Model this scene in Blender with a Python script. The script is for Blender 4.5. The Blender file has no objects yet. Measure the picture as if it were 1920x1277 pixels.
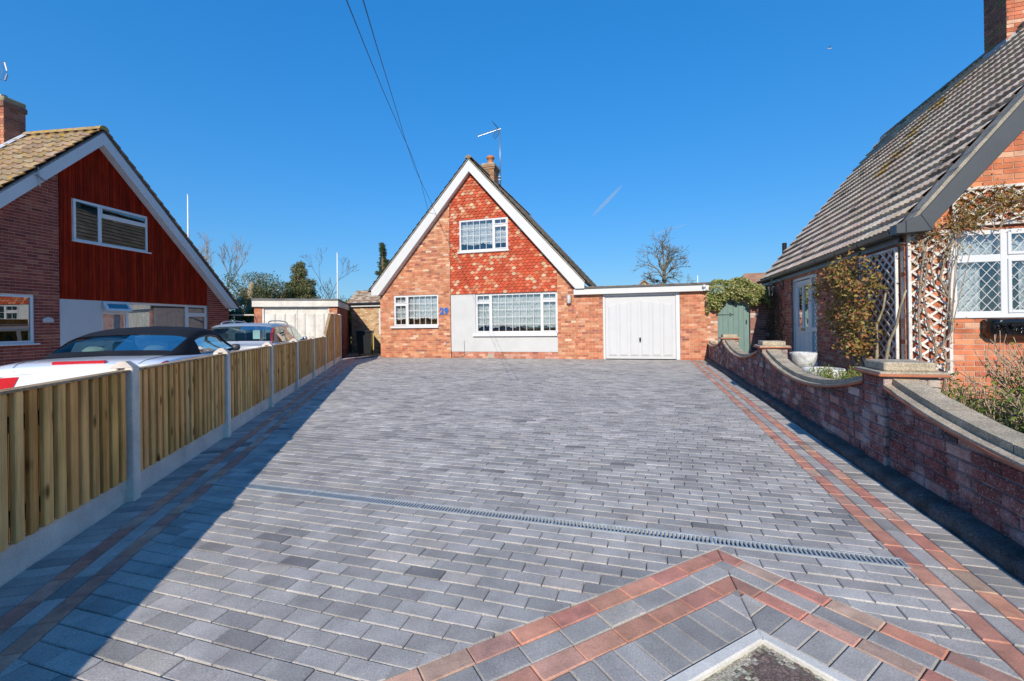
import bpy, math, random
from mathutils import Vector, Matrix

# ------------------------------------------------------------------ camera, sky, sun, exposure
sc = bpy.context.scene
COL = sc.collection
rad = math.radians
cam_d = bpy.data.cameras.new("camera")
cam = bpy.data.objects.new("camera", cam_d)
COL.objects.link(cam)
cam_d.sensor_width = 36.0
cam_d.lens = 15.75
cam_d.shift_y = -31.5 / 1920
cam_d.clip_start = 0.05
cam_d.clip_end = 5000
CAMP = Vector((0, 0, 1.2))
cam.matrix_world = Matrix.Translation(CAMP) @ Matrix.Rotation(0.0135, 4, 'Y') @ Matrix.Rotation(rad(90), 4, 'X')
sc.camera = cam

SUN_EL = rad(29.5)
SUN_AZ = rad(190.4)
world = bpy.data.worlds.new("World")
sc.world = world
world.use_nodes = True
wn = world.node_tree.nodes
wl = world.node_tree.links
wn.clear()
sky = wn.new('ShaderNodeTexSky')
sky.sky_type = 'NISHITA'
sky.sun_disc = False
sky.sun_elevation = SUN_EL
sky.sun_rotation = SUN_AZ
sky.altitude = 0
sky.air_density = 1.6
sky.dust_density = 0.0
sky.ozone_density = 1.0
gam = wn.new('ShaderNodeGamma')
gam.inputs['Gamma'].default_value = 0.52
tint = wn.new('ShaderNodeVectorMath')
tint.operation = 'MULTIPLY'
tint.inputs[1].default_value = (0.73, 1.21, 2.06)
hsv = wn.new('ShaderNodeHueSaturation')
hsv.inputs['Saturation'].default_value = 1.245
bg = wn.new('ShaderNodeBackground')
bg.inputs['Strength'].default_value = 0.15
wo = wn.new('ShaderNodeOutputWorld')
wl.new(sky.outputs[0], gam.inputs['Color'])
wl.new(gam.outputs[0], tint.inputs[0])
wl.new(tint.outputs[0], hsv.inputs['Color'])
wl.new(hsv.outputs[0], bg.inputs[0])
wl.new(bg.outputs[0], wo.inputs[0])

sd = bpy.data.lights.new("sun", 'SUN')
sd.energy = 4.6
sd.angle = rad(0.5)
sd.color = (1.0, 0.91, 0.78)
sun = bpy.data.objects.new("sun", sd)
COL.objects.link(sun)
ldir = Vector((0.18 * math.cos(SUN_EL), 0.984 * math.cos(SUN_EL), -math.sin(SUN_EL)))
sun.rotation_euler = ldir.to_track_quat('-Z', 'Y').to_euler()
sun.location = (-6, -20, 16)

sc.view_settings.view_transform = 'Standard'
sc.view_settings.look = 'None'
sc.view_settings.exposure = 0.15
sc.view_settings.gamma = 1.0
sc.view_settings.use_curve_mapping = False
sc.cycles.max_bounces = 8
sc.cycles.transparent_max_bounces = 16
try:
    sc.cycles.use_denoising = True
except Exception:
    pass

R = random.Random(29)

# ------------------------------------------------------------------ materials
def nmix(nt, a, b, fac=1.0, mode='MULTIPLY'):
    n = nt.nodes.new('ShaderNodeMix')
    n.data_type = 'RGBA'
    n.blend_type = mode
    for v, i in ((a, 6), (b, 7)):
        if isinstance(v, tuple):
            n.inputs[i].default_value = v if len(v) == 4 else (*v, 1)
        else:
            nt.links.new(v, n.inputs[i])
    if isinstance(fac, (int, float)):
        n.inputs[0].default_value = fac
    else:
        nt.links.new(fac, n.inputs[0])
    return n.outputs[2]

def nramp(nt, src, lo, hi, c0=(0, 0, 0, 1), c1=(1, 1, 1, 1)):
    r = nt.nodes.new('ShaderNodeValToRGB')
    r.color_ramp.elements[0].position = lo
    r.color_ramp.elements[0].color = c0
    r.color_ramp.elements[1].position = hi
    r.color_ramp.elements[1].color = c1
    nt.links.new(src, r.inputs[0])
    return r.outputs[0]

def nnoise(nt, scale, detail=3, vec=None, rough=0.55):
    n = nt.nodes.new('ShaderNodeTexNoise')
    n.inputs['Scale'].default_value = scale
    n.inputs['Detail'].default_value = detail
    n.inputs['Roughness'].default_value = rough
    if vec is not None:
        nt.links.new(vec, n.inputs['Vector'])
    return n.outputs[0]

def npos(nt, scale=None, obj_rand=0.0):
    g = nt.nodes.new('ShaderNodeNewGeometry')
    v = g.outputs['Position']
    if obj_rand:
        oi = nt.nodes.new('ShaderNodeObjectInfo')
        m = nt.nodes.new('ShaderNodeVectorMath')
        m.operation = 'MULTIPLY_ADD'
        nt.links.new(oi.outputs['Random'], m.inputs[0])
        m.inputs[1].default_value = (obj_rand, obj_rand * 1.7, obj_rand * 0.6)
        nt.links.new(v, m.inputs[2])
        v = m.outputs[0]
    if scale is not None:
        m = nt.nodes.new('ShaderNodeVectorMath')
        m.operation = 'MULTIPLY'
        m.inputs[1].default_value = scale
        nt.links.new(v, m.inputs[0])
        v = m.outputs[0]
    return v

def newmat(name):
    m = bpy.data.materials.new(name)
    m.use_nodes = True
    nt = m.node_tree
    b = nt.nodes['Principled BSDF']
    return m, nt, b

def piece_colour(nt):
    a = nt.nodes.new('ShaderNodeAttribute')
    a.attribute_name = 'Col'
    oi = nt.nodes.new('ShaderNodeObjectInfo')
    return nmix(nt, a.outputs['Color'], oi.outputs['Color'])

def pm(name, col=(1, 1, 1), rough=0.8, var=0.2, vs=3.0, fine=0.25, fs=90.0, bump=0.25, bs=120.0, bd=0.004,
       spec=0.25, metal=0.0, stains=(), stretch=None, obj_rand=0.0, coat=0.0):
    """Solid surface: piece colour x broad mottling x fine grain, then stains (colour, scale, lo, hi, strength)."""
    m, nt, b = newmat(name)
    base = piece_colour(nt)
    if col != (1, 1, 1):
        base = nmix(nt, base, col)
    pos = npos(nt, stretch, obj_rand)
    if var:
        n = nnoise(nt, vs, 4, pos)
        base = nmix(nt, base, nramp(nt, n, 0.3, 0.7, (1 - var,) * 3 + (1,), (1 + var,) * 3 + (1,)))
    if fine:
        n = nnoise(nt, fs, 3, pos, 0.7)
        base = nmix(nt, base, nramp(nt, n, 0.3, 0.7, (1 - fine,) * 3 + (1,), (1 + fine,) * 3 + (1,)))
    for (sc_, ss, lo, hi, amt) in stains:
        n = nnoise(nt, ss, 5, pos, 0.65)
        f = nramp(nt, n, lo, hi, (0, 0, 0, 1), (amt, amt, amt, 1))
        base = nmix(nt, base, sc_, f, 'MIX')
    nt.links.new(base, b.inputs['Base Color'])
    b.inputs['Roughness'].default_value = rough
    b.inputs['Metallic'].default_value = metal
    b.inputs['Specular IOR Level'].default_value = spec
    if coat:
        b.inputs['Coat Weight'].default_value = coat
        b.inputs['Coat Roughness'].default_value = 0.04
    if bump:
        n = nnoise(nt, bs, 4, pos, 0.7)
        bp = nt.nodes.new('ShaderNodeBump')
        bp.inputs['Strength'].default_value = bump
        bp.inputs['Distance'].default_value = bd
        nt.links.new(n, bp.inputs['Height'])
        nt.links.new(bp.outputs[0], b.inputs['Normal'])
    return m

def wood_mat(name, dark=(0.12, 0.05, 0.015), knots=True, rough=0.85, gscale=(45, 45, 2.2), amount=0.35, spec=0.08):
    m, nt, b = newmat(name)
    base = piece_colour(nt)
    pos = npos(nt, None, 37.0)
    mp = nt.nodes.new('ShaderNodeVectorMath')
    mp.operation = 'MULTIPLY'
    mp.inputs[1].default_value = gscale
    nt.links.new(pos, mp.inputs[0])
    g = nnoise(nt, 1.0, 5, mp.outputs[0], 0.65)
    base = nmix(nt, base, nramp(nt, g, 0.32, 0.68, (1 - amount, 1 - amount, 1 - amount, 1), (1.22, 1.2, 1.15, 1)))
    w = nnoise(nt, 2.2, 3, pos)
    base = nmix(nt, base, nramp(nt, w, 0.3, 0.7, (0.78, 0.76, 0.72, 1), (1.18, 1.18, 1.18, 1)))
    if knots:
        mk = nt.nodes.new('ShaderNodeVectorMath')
        mk.operation = 'MULTIPLY'
        mk.inputs[1].default_value = (9, 9, 3.6)
        nt.links.new(pos, mk.inputs[0])
        v = nt.nodes.new('ShaderNodeTexVoronoi')
        v.inputs['Scale'].default_value = 1.0
        nt.links.new(mk.outputs[0], v.inputs['Vector'])
        f = nramp(nt, v.outputs['Distance'], 0.07, 0.2, (0.9, 0.9, 0.9, 1), (0, 0, 0, 1))
        base = nmix(nt, base, dark, f, 'MIX')
    nt.links.new(base, b.inputs['Base Color'])
    b.inputs['Roughness'].default_value = rough
    b.inputs['Specular IOR Level'].default_value = spec
    bp = nt.nodes.new('ShaderNodeBump')
    bp.inputs['Strength'].default_value = 0.35
    bp.inputs['Distance'].default_value = 0.003
    nt.links.new(g, bp.inputs['Height'])
    nt.links.new(bp.outputs[0], b.inputs['Normal'])
    return m

def glass_mat(name, tint=(0.95, 0.97, 0.97), refl=1.0, ior=1.5):
    m = bpy.data.materials.new(name)
    m.use_nodes = True
    nt = m.node_tree
    nt.nodes.clear()
    out = nt.nodes.new('ShaderNodeOutputMaterial')
    tr = nt.nodes.new('ShaderNodeBsdfTransparent')
    tr.inputs[0].default_value = (*tint, 1)
    gl = nt.nodes.new('ShaderNodeBsdfGlossy')
    gl.inputs['Roughness'].default_value = 0.01
    fr = nt.nodes.new('ShaderNodeFresnel')
    fr.inputs['IOR'].default_value = ior
    mth = nt.nodes.new('ShaderNodeMath')
    mth.operation = 'MULTIPLY_ADD'
    mth.inputs[1].default_value = 1.6 * refl
    mth.inputs[2].default_value = 0.06 * refl
    mth.use_clamp = True
    nt.links.new(fr.outputs[0], mth.inputs[0])
    mx = nt.nodes.new('ShaderNodeMixShader')
    nt.links.new(mth.outputs[0], mx.inputs[0])
    nt.links.new(tr.outputs[0], mx.inputs[1])
    nt.links.new(gl.outputs[0], mx.inputs[2])
    nt.links.new(mx.outputs[0], out.inputs[0])
    return m

def leaf_mat(name, trans=0.35, rough=0.55):
    m = bpy.data.materials.new(name)
    m.use_nodes = True
    nt = m.node_tree
    nt.nodes.clear()
    out = nt.nodes.new('ShaderNodeOutputMaterial')
    c = piece_colour(nt)
    p = nt.nodes.new('ShaderNodeBsdfPrincipled')
    p.inputs['Roughness'].default_value = rough
    p.inputs['Specular IOR Level'].default_value = 0.3
    t = nt.nodes.new('ShaderNodeBsdfTranslucent')
    nt.links.new(c, p.inputs['Base Color'])
    nt.links.new(c, t.inputs['Color'])
    mx = nt.nodes.new('ShaderNodeMixShader')
    mx.inputs[0].default_value = trans
    nt.links.new(p.outputs[0], mx.inputs[1])
    nt.links.new(t.outputs[0], mx.inputs[2])
    nt.links.new(mx.outputs[0], out.inputs[0])
    return m

def lace_mat(name):
    """Net curtain: thin white cloth, its woven flower pattern denser and looser in places."""
    m = bpy.data.materials.new(name)
    m.use_nodes = True
    nt = m.node_tree
    nt.nodes.clear()
    out = nt.nodes.new('ShaderNodeOutputMaterial')
    d = nt.nodes.new('ShaderNodeBsdfDiffuse')
    d.inputs[0].default_value = (0.8, 0.84, 0.88, 1)
    t = nt.nodes.new('ShaderNodeBsdfTranslucent')
    t.inputs[0].default_value = (0.8, 0.84, 0.84, 1)
    mx = nt.nodes.new('ShaderNodeMixShader')
    mx.inputs[0].default_value = 0.2
    nt.links.new(d.outputs[0], mx.inputs[1])
    nt.links.new(t.outputs[0], mx.inputs[2])
    tr = nt.nodes.new('ShaderNodeBsdfTransparent')
    pos = npos(nt)
    v = nt.nodes.new('ShaderNodeTexVoronoi')
    v.inputs['Scale'].default_value = 17
    nt.links.new(pos, v.inputs['Vector'])
    n = nnoise(nt, 9, 4, pos)
    f1 = nramp(nt, v.outputs['Distance'], 0.25, 0.55, (0.2, 0.2, 0.2, 1), (0.6, 0.6, 0.6, 1))
    f2 = nramp(nt, n, 0.44, 0.66, (0.2, 0.2, 0.2, 1), (0.7, 0.7, 0.7, 1))
    f = nmix(nt, f1, f2)
    mx2 = nt.nodes.new('ShaderNodeMixShader')
    nt.links.new(f, mx2.inputs[0])
    nt.links.new(mx.outputs[0], mx2.inputs[1])
    nt.links.new(tr.outputs[0], mx2.inputs[2])
    nt.links.new(mx2.outputs[0], out.inputs[0])
    return m

MT = {}
MT['paver'] = pm('paver', rough=0.8, var=0.2, vs=5, fine=0.3, fs=150, bump=0.6, bs=220, bd=0.0025, spec=0.3,
                 stains=(((0.5, 0.5, 0.5), 26, 0.6, 0.78, 0.45), ((0.17, 0.165, 0.16), 0.8, 0.42, 0.7, 0.42), ((0.2, 0.19, 0.175), 3.5, 0.55, 0.75, 0.35), ((0.12, 0.12, 0.125), 45, 0.62, 0.76, 0.6)))
_nt = MT['paver'].node_tree
_b = _nt.nodes['Principled BSDF']
_src = _b.inputs['Base Color'].links[0].from_socket
_vor = _nt.nodes.new('ShaderNodeTexVoronoi')
_vor.inputs['Scale'].default_value = 2.1
_nt.links.new(npos(_nt), _vor.inputs['Vector'])
_spot = nramp(_nt, _vor.outputs['Distance'], 0.018, 0.032, (0.75, 0.75, 0.75, 1), (0, 0, 0, 1))
_nt.links.new(nmix(_nt, _src, (0.78, 0.77, 0.74), _spot, 'MIX'), _b.inputs['Base Color'])   # small dried splashes
MT['redpaver'] = pm('redpaver', rough=0.78, var=0.22, vs=9, fine=0.22, fs=170, bump=0.45, bs=260, bd=0.0025, spec=0.35,
                    stains=(((0.2, 0.12, 0.1), 11, 0.52, 0.75, 0.6), ((0.55, 0.42, 0.36), 30, 0.6, 0.8, 0.3)))
MT['sand'] = pm('sand', (0.2, 0.185, 0.16), rough=0.95, fine=0.45, fs=200, bump=0.6, bs=300, bd=0.004)
MT['ground'] = pm('ground', (0.075, 0.085, 0.05), rough=1, var=0.3, vs=0.6, fine=0.3, fs=20)
MT['asphalt'] = pm('asphalt', (0.075, 0.062, 0.056), rough=0.9, var=0.2, vs=6, fine=0.75, fs=110, bump=0.9, bs=120, bd=0.008,
                   stains=(((0.35, 0.33, 0.3), 160, 0.66, 0.74, 0.8),))
MT['mossgravel'] = pm('mossgravel', (0.36, 0.32, 0.19), rough=0.95, var=0.3, vs=12, fine=0.6, fs=130, bump=0.9, bs=140, bd=0.008,
                      stains=(((0.09, 0.1, 0.05), 60, 0.6, 0.75, 0.7),))
MT['concrete'] = pm('concrete', rough=0.85, var=0.15, vs=4, fine=0.15, fs=120, bump=0.35, bs=150, bd=0.003,
                    stains=(((0.3, 0.3, 0.29), 2.5, 0.5, 0.8, 0.4),))
MT['coping'] = pm('coping', rough=0.95, var=0.3, vs=7, fine=0.55, fs=110, bump=0.8, bs=110, bd=0.006,
                  stains=(((0.7, 0.62, 0.5), 90, 0.6, 0.68, 0.8), ((0.12, 0.1, 0.06), 14, 0.5, 0.72, 0.6), ((0.42, 0.36, 0.12), 22, 0.68, 0.8, 0.35)))
MT['kerb'] = pm('kerb', (0.85, 0.82, 0.78), rough=0.95, var=0.35, vs=7, fine=0.6, fs=90, bump=1.0, bs=60, bd=0.012,
                stains=(((0.03, 0.03, 0.03), 9, 0.45, 0.7, 0.6), ((0.55, 0.55, 0.55), 18, 0.68, 0.72, 0.5)))
MT['brick'] = pm('brick', rough=0.85, var=0.2, vs=6, fine=0.22, fs=130, bump=0.4, bs=170, bd=0.004,
                 stains=(((0.55, 0.38, 0.28), 20, 0.6, 0.8, 0.35),))
MT['oldbrick'] = pm('oldbrick', rough=0.92, var=0.3, vs=7, fine=0.4, fs=120, bump=0.8, bs=120, bd=0.006,
                    stains=(((0.5, 0.43, 0.41), 3.6, 0.5, 0.66, 0.6), ((0.62, 0.57, 0.54), 90, 0.58, 0.66, 0.8), ((0.04, 0.035, 0.04), 9, 0.58, 0.75, 0.6), ((0.5, 0.48, 0.46), 22, 0.6, 0.72, 0.5)))
MT['mortar'] = pm('mortar', rough=0.95, var=0.15, vs=5, fine=0.25, fs=150, bump=0.5, bs=200, bd=0.004)
MT['oldmortar'] = pm('oldmortar', rough=0.95, var=0.3, vs=6, fine=0.35, fs=150, bump=0.6, bs=180, bd=0.005,
                     stains=(((0.5, 0.48, 0.46), 8, 0.5, 0.7, 0.5),))
MT['claytile'] = pm('claytile', rough=0.8, var=0.16, vs=7, fine=0.18, fs=110, bump=0.3, bs=130, bd=0.003, spec=0.3)
MT['rooftile'] = pm('rooftile', rough=0.95, var=0.22, vs=3, fine=0.45, fs=75, bump=0.6, bs=110, bd=0.006, spec=0.15,
                    stains=(((0.1, 0.085, 0.07), 14, 0.56, 0.75, 0.45), ((0.4, 0.37, 0.3), 40, 0.64, 0.74, 0.35)))
MT['lichentile'] = pm('lichentile', rough=0.95, var=0.22, vs=3, fine=0.4, fs=60, bump=0.6, bs=110, bd=0.006, spec=0.15,
                      stains=(((0.5, 0.3, 0.03), 8.0, 0.52, 0.63, 0.8), ((0.42, 0.38, 0.27), 22, 0.6, 0.74, 0.5)))
MT['white'] = pm('white_paint', (0.6, 0.6, 0.59), rough=0.45, var=0.04, vs=2, fine=0.03, bump=0.03, spec=0.4,
                 stains=(((0.6, 0.58, 0.54), 1.7, 0.58, 0.85, 0.3),))
MT['upvc'] = pm('upvc', (0.64, 0.645, 0.65), rough=0.3, var=0.03, vs=2, fine=0, bump=0, spec=0.5)
MT['oldwhite'] = pm('worn_white_paint', (0.66, 0.63, 0.57), rough=0.7, var=0.1, vs=3, fine=0.1, bump=0.1,
                    stains=(((0.42, 0.36, 0.28), 4, 0.5, 0.75, 0.5),))
MT['render'] = pm('painted_render', (0.53, 0.53, 0.52), rough=0.9, var=0.06, vs=1.6, fine=0.06, fs=60, bump=0.35, bs=70, bd=0.004,
                  stains=(((0.6, 0.6, 0.6), 2.5, 0.55, 0.8, 0.5),))
MT['cladding'] = wood_mat('stained_cladding', dark=(0.05, 0.008, 0.004), knots=False, rough=0.8, gscale=(30, 30, 1.0), amount=0.5, spec=0.08)
MT['fencewood'] = wood_mat('fence_wood')
MT['greywood'] = wood_mat('weathered_wood', dark=(0.2, 0.19, 0.18), knots=False, rough=0.85, gscale=(50, 50, 50), amount=0.25)
MT['greenpaint'] = pm('green_paint', (0.16, 0.24, 0.215), rough=0.6, var=0.1, vs=3, fine=0.08, bump=0.1, stretch=(6, 6, 1))
MT['galv'] = pm('galvanised_steel', (0.47, 0.49, 0.48), rough=0.5, var=0.12, vs=20, fine=0.1, bump=0.05, metal=0.35, spec=0.5)
MT['metal'] = pm('grey_metal', (0.42, 0.43, 0.44), rough=0.4, var=0.1, fine=0.05, bump=0, metal=0.7)
MT['lead'] = pm('lead_flashing', (0.3, 0.34, 0.38), rough=0.6, var=0.2, vs=5, fine=0.1, bump=0.1, metal=0.2)
MT['cames'] = pm('lead_cames', (0.55, 0.57, 0.58), rough=0.5, var=0.1, fine=0, bump=0, metal=0.2)
MT['black'] = pm('black_plastic', (0.018, 0.02, 0.022), rough=0.4, var=0.1, fine=0.1, bump=0.05)
MT['gloss_black'] = pm('gloss_black', (0.008, 0.008, 0.009), rough=0.14, var=0.1, fine=0, bump=0.15, bs=25, bd=0.02, spec=0.6)
MT['darktrim'] = pm('dark_grey_upvc', (0.055, 0.06, 0.065), rough=0.38, var=0.08, fine=0.08, fs=40, bump=0.06, bs=30, spec=0.5)
MT['felt'] = pm('roof_felt', (0.13, 0.13, 0.13), rough=0.9, var=0.25, vs=3, fine=0.3, bump=0.3)
MT['room'] = pm('room', rough=0.9, var=0.05, fine=0, bump=0)
MT['glass'] = glass_mat('window_glass')
MT['glass_dark'] = glass_mat('reflective_glass', tint=(0.55, 0.62, 0.65), refl=2.2)
MT['car_glass'] = glass_mat('car_glass', tint=(0.55, 0.72, 0.72), refl=0.4)
MT['glass_soft'] = glass_mat('soft_glass', refl=0.4)
MT['lace'] = lace_mat('lace')
MT['terracotta'] = pm('terracotta', (0.5, 0.2, 0.09), rough=0.85, var=0.2, vs=8)
MT['bark'] = pm('bark', rough=0.95, var=0.3, vs=8, fine=0.3, fs=60, bump=0.5, bs=60, bd=0.01)
MT['leaf'] = leaf_mat('leaf')
MT['needle'] = leaf_mat('needle', 0.15, 0.7)
MT['soil'] = pm('soil', (0.07, 0.05, 0.03), rough=1, var=0.35, vs=6, fine=0.6, fs=60, bump=1.0, bs=50, bd=0.02)
MT['stonewhite'] = pm('painted_stone', (0.62, 0.61, 0.58), rough=0.85, var=0.2, vs=14, fine=0.2, fs=60, bump=0.8, bs=35, bd=0.02,
                      stains=(((0.3, 0.3, 0.27), 16, 0.52, 0.72, 0.5),))
MT['carwhite'] = pm('white_car_paint', (0.74, 0.76, 0.79), rough=0.25, var=0, fine=0, bump=0, spec=0.5, coat=0.8)
MT['carsilver'] = pm('silver_car_paint', (0.5, 0.51, 0.52), rough=0.3, var=0, fine=0, bump=0, metal=0.5, spec=0.5, coat=0.8)
MT['softtop'] = pm('soft_top_cloth', (0.012, 0.013, 0.017), rough=0.85, var=0.2, vs=4, fine=0.25, fs=300, bump=0.15, bs=300, bd=0.002)
MT['redlens'] = pm('red_lens', (0.55, 0.012, 0.02), rough=0.12, var=0.15, vs=30, fine=0, bump=0.1, bs=60, bd=0.01, spec=0.6, coat=0.6)
MT['clearlens'] = pm('clear_lens', (0.55, 0.5, 0.5), rough=0.15, var=0.1, fine=0, bump=0, spec=0.6)
MT['yellowplate'] = pm('yellow_plate', (0.7, 0.55, 0.01), rough=0.4, var=0.03, fine=0, bump=0)
MT['tyre'] = pm('tyre', (0.015, 0.015, 0.015), rough=0.9, bump=0.1)
MT['seat'] = pm('seat_leather', (0.4, 0.4, 0.36), rough=0.6, var=0.05, fine=0.05, bump=0.05)
MT['plain'] = pm('plain', rough=0.7, var=0.08, fine=0.06, bump=0.05)
MT['door_white'] = pm('door_white', (0.56, 0.565, 0.57), rough=0.35, var=0.02, fine=0, bump=0, spec=0.4)
MT['blue'] = pm('blue_paint', (0.04, 0.14, 0.42), rough=0.5, var=0.05, fine=0, bump=0)

# ------------------------------------------------------------------ mesh helpers
def ident(a, b, c):
    return (a, b, c)

class MB:
    """Collects faces; build() links them as ONE mesh object."""
    def __init__(self):
        self.v = []
        self.f = []
        self.c = []

    def add(self, vs, fs, col=(1, 1, 1)):
        o = len(self.v)
        self.v.extend(vs)
        for q in fs:
            self.f.append(tuple(i + o for i in q))
            self.c.append(col)
        return self

    def box(self, x0, x1, y0, y1, z0, z1, col=(1, 1, 1), P=ident):
        vs = [P(x, y, z) for z in (z0, z1) for y in (y0, y1) for x in (x0, x1)]
        return self.add(vs, [(0, 2, 3, 1), (4, 5, 7, 6), (0, 1, 5, 4), (2, 6, 7, 3), (0, 4, 6, 2), (1, 3, 7, 5)], col)

    def bbox(self, x0, x1, y0, y1, z0, z1, bev=0.005, col=(1, 1, 1), P=ident):
        """Box with chamfered edges (chamfer rings top and bottom and upright corners)."""
        b = min(bev, (x1 - x0) * .45, (y1 - y0) * .45, (z1 - z0) * .45)
        def ring(i, z):
            return [(x0 + b + i, y0 + i, z), (x1 - b - i, y0 + i, z), (x1 - i, y0 + b + i, z), (x1 - i, y1 - b - i, z),
                    (x1 - b - i, y1 - i, z), (x0 + b + i, y1 - i, z), (x0 + i, y1 - b - i, z), (x0 + i, y0 + b + i, z)]
        rs = [ring(b * .7, z0), ring(0, z0 + b), ring(0, z1 - b), ring(b * .7, z1)]
        vs = [P(*p) for r in rs for p in r]
        fs = [tuple(range(7, -1, -1)), tuple(range(24, 32))]
        for k in range(3):
            for i in range(8):
                j = (i + 1) % 8
                fs.append((k * 8 + i, k * 8 + j, k * 8 + 8 + j, k * 8 + 8 + i))
        return self.add(vs, fs, col)

    def prism(self, poly, d0, d1, P, bev=0.0, col=(1, 1, 1), back=False):
        """Polygon in (u, w), extruded from depth d0 to d1 (front), mapped by P(u, w, d)."""
        n = len(poly)
        if bev:
            ins = inset(poly, bev)
            rings = [[(u, w, d0) for u, w in poly], [(u, w, d1 - bev) for u, w in poly], [(u, w, d1) for u, w in ins]]
        else:
            rings = [[(u, w, d0) for u, w in poly], [(u, w, d1) for u, w in poly]]
        vs = [P(*p) for r in rings for p in r]
        fs = []
        for k in range(len(rings) - 1):
            for i in range(n):
                j = (i + 1) % n
                fs.append((k * n + i, k * n + j, (k + 1) * n + j, (k + 1) * n + i))
        fs.append(tuple(range((len(rings) - 1) * n, len(rings) * n)))
        if back:
            fs.append(tuple(range(n - 1, -1, -1)))
        return self.add(vs, fs, col)

    def tube(self, pts, rs, n=6, col=(1, 1, 1), caps=True):
        pts = [Vector(p) for p in pts]
        if not isinstance(rs, (list, tuple)):
            rs = [rs] * len(pts)
        vs, fs = [], []
        up = None
        for i, p in enumerate(pts):
            t = (pts[min(i + 1, len(pts) - 1)] - pts[max(i - 1, 0)])
            if t.length < 1e-9:
                t = Vector((0, 0, 1))
            t.normalize()
            if up is None:
                up = Vector((1, 0, 0)) if abs(t.z) > .8 else Vector((0, 0, 1))
            a = t.cross(up)
            if a.length < 1e-6:
                a = t.cross(Vector((0, 1, 0)))
            a.normalize()
            b = t.cross(a)
            up = -b if False else up
            for k in range(n):
                w = 2 * math.pi * k / n
                q = p + (a * math.cos(w) + b * math.sin(w)) * rs[i]
                vs.append(tuple(q))
        for i in range(len(pts) - 1):
            for k in range(n):
                k2 = (k + 1) % n
                fs.append((i * n + k, i * n + k2, (i + 1) * n + k2, (i + 1) * n + k))
        if caps:
            fs.append(tuple(range(n - 1, -1, -1)))
            fs.append(tuple(range((len(pts) - 1) * n, len(pts) * n)))
        return self.add(vs, fs, col)

    def lathe(self, prof, n=24, centre=(0, 0, 0), col=(1, 1, 1), fn=None):
        vs, fs = [], []
        for r, z in prof:
            for k in range(n):
                w = 2 * math.pi * k / n
                rr = r if fn is None else fn(r, z, w)
                vs.append((centre[0] + rr * math.cos(w), centre[1] + rr * math.sin(w), centre[2] + z))
        for i in range(len(prof) - 1):
            for k in range(n):
                k2 = (k + 1) % n
                fs.append((i * n + k, i * n + k2, (i + 1) * n + k2, (i + 1) * n + k))
        fs.append(tuple(range(n - 1, -1, -1)))
        fs.append(tuple(range((len(prof) - 1) * n, len(prof) * n)))
        return self.add(vs, fs, col)

    def build(self, name, mat, parent=None, smooth=False):
        return link_mesh(name, make_mesh(name, self.v, self.f, self.c, mat, smooth), parent)

def make_mesh(name, v, f, c, mat, smooth=False):
    me = bpy.data.meshes.new(name)
    me.from_pydata(v, [], f)
    at = me.color_attributes.new('Col', 'FLOAT_COLOR', 'CORNER')
    buf = []
    for face, col in zip(f, c):
        buf.extend((col[0], col[1], col[2], 1.0) * len(face))
    at.data.foreach_set('color', buf)
    if smooth:
        me.polygons.foreach_set('use_smooth', [True] * len(f))
    me.materials.append(MT[mat] if isinstance(mat, str) else mat)
    me.update()
    return me

def link_mesh(name, me, parent=None):
    o = bpy.data.objects.new(name, me)
    COL.objects.link(o)
    if parent is not None:
        o.parent = parent
    return o

def tag(o, label=None, cat=None, group=None, kind=None):
    if label:
        o['label'] = label
    if cat:
        o['category'] = cat
    if group:
        o['group'] = group
    if kind:
        o['kind'] = kind
    return o

def thing(name, label, cat, loc=(0, 0, 0), rz=0.0, group=None):
    o = bpy.data.objects.new(name, None)
    o.empty_display_size = 0.2
    COL.objects.link(o)
    o.location = loc
    o.rotation_euler = (0, 0, rz)
    return tag(o, label, cat, group)

def wmat(o):
    m = Matrix.Translation(o.location) @ o.rotation_euler.to_matrix().to_4x4()
    return wmat(o.parent) @ m if o.parent else m

def inset(poly, b):
    n = len(poly)
    area = sum(poly[i][0] * poly[(i + 1) % n][1] - poly[(i + 1) % n][0] * poly[i][1] for i in range(n))
    s = 1 if area > 0 else -1
    out = []
    for i in range(n):
        p0, p1, p2 = poly[i - 1], poly[i], poly[(i + 1) % n]
        e1 = (p1[0] - p0[0], p1[1] - p0[1])
        e2 = (p2[0] - p1[0], p2[1] - p1[1])
        l1 = math.hypot(*e1) or 1e-9
        l2 = math.hypot(*e2) or 1e-9
        n1 = (-e1[1] / l1 * s, e1[0] / l1 * s)
        n2 = (-e2[1] / l2 * s, e2[0] / l2 * s)
        k = 1 + n1[0] * n2[0] + n1[1] * n2[1]
        k = max(k, 0.35)
        out.append((p1[0] + b * (n1[0] + n2[0]) / k, p1[1] + b * (n1[1] + n2[1]) / k))
    return out

def clip_half(poly, a, b, c):
    """keep a*x + b*y <= c"""
    out = []
    n = len(poly)
    for i in range(n):
        p, q = poly[i], poly[(i + 1) % n]
        dp, dq = a * p[0] + b * p[1] - c, a * q[0] + b * q[1] - c
        if dp <= 0:
            out.append(p)
        if (dp < 0 < dq) or (dq < 0 < dp):
            t = dp / (dp - dq)
            out.append((p[0] + t * (q[0] - p[0]), p[1] + t * (q[1] - p[1])))
    return out

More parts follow.
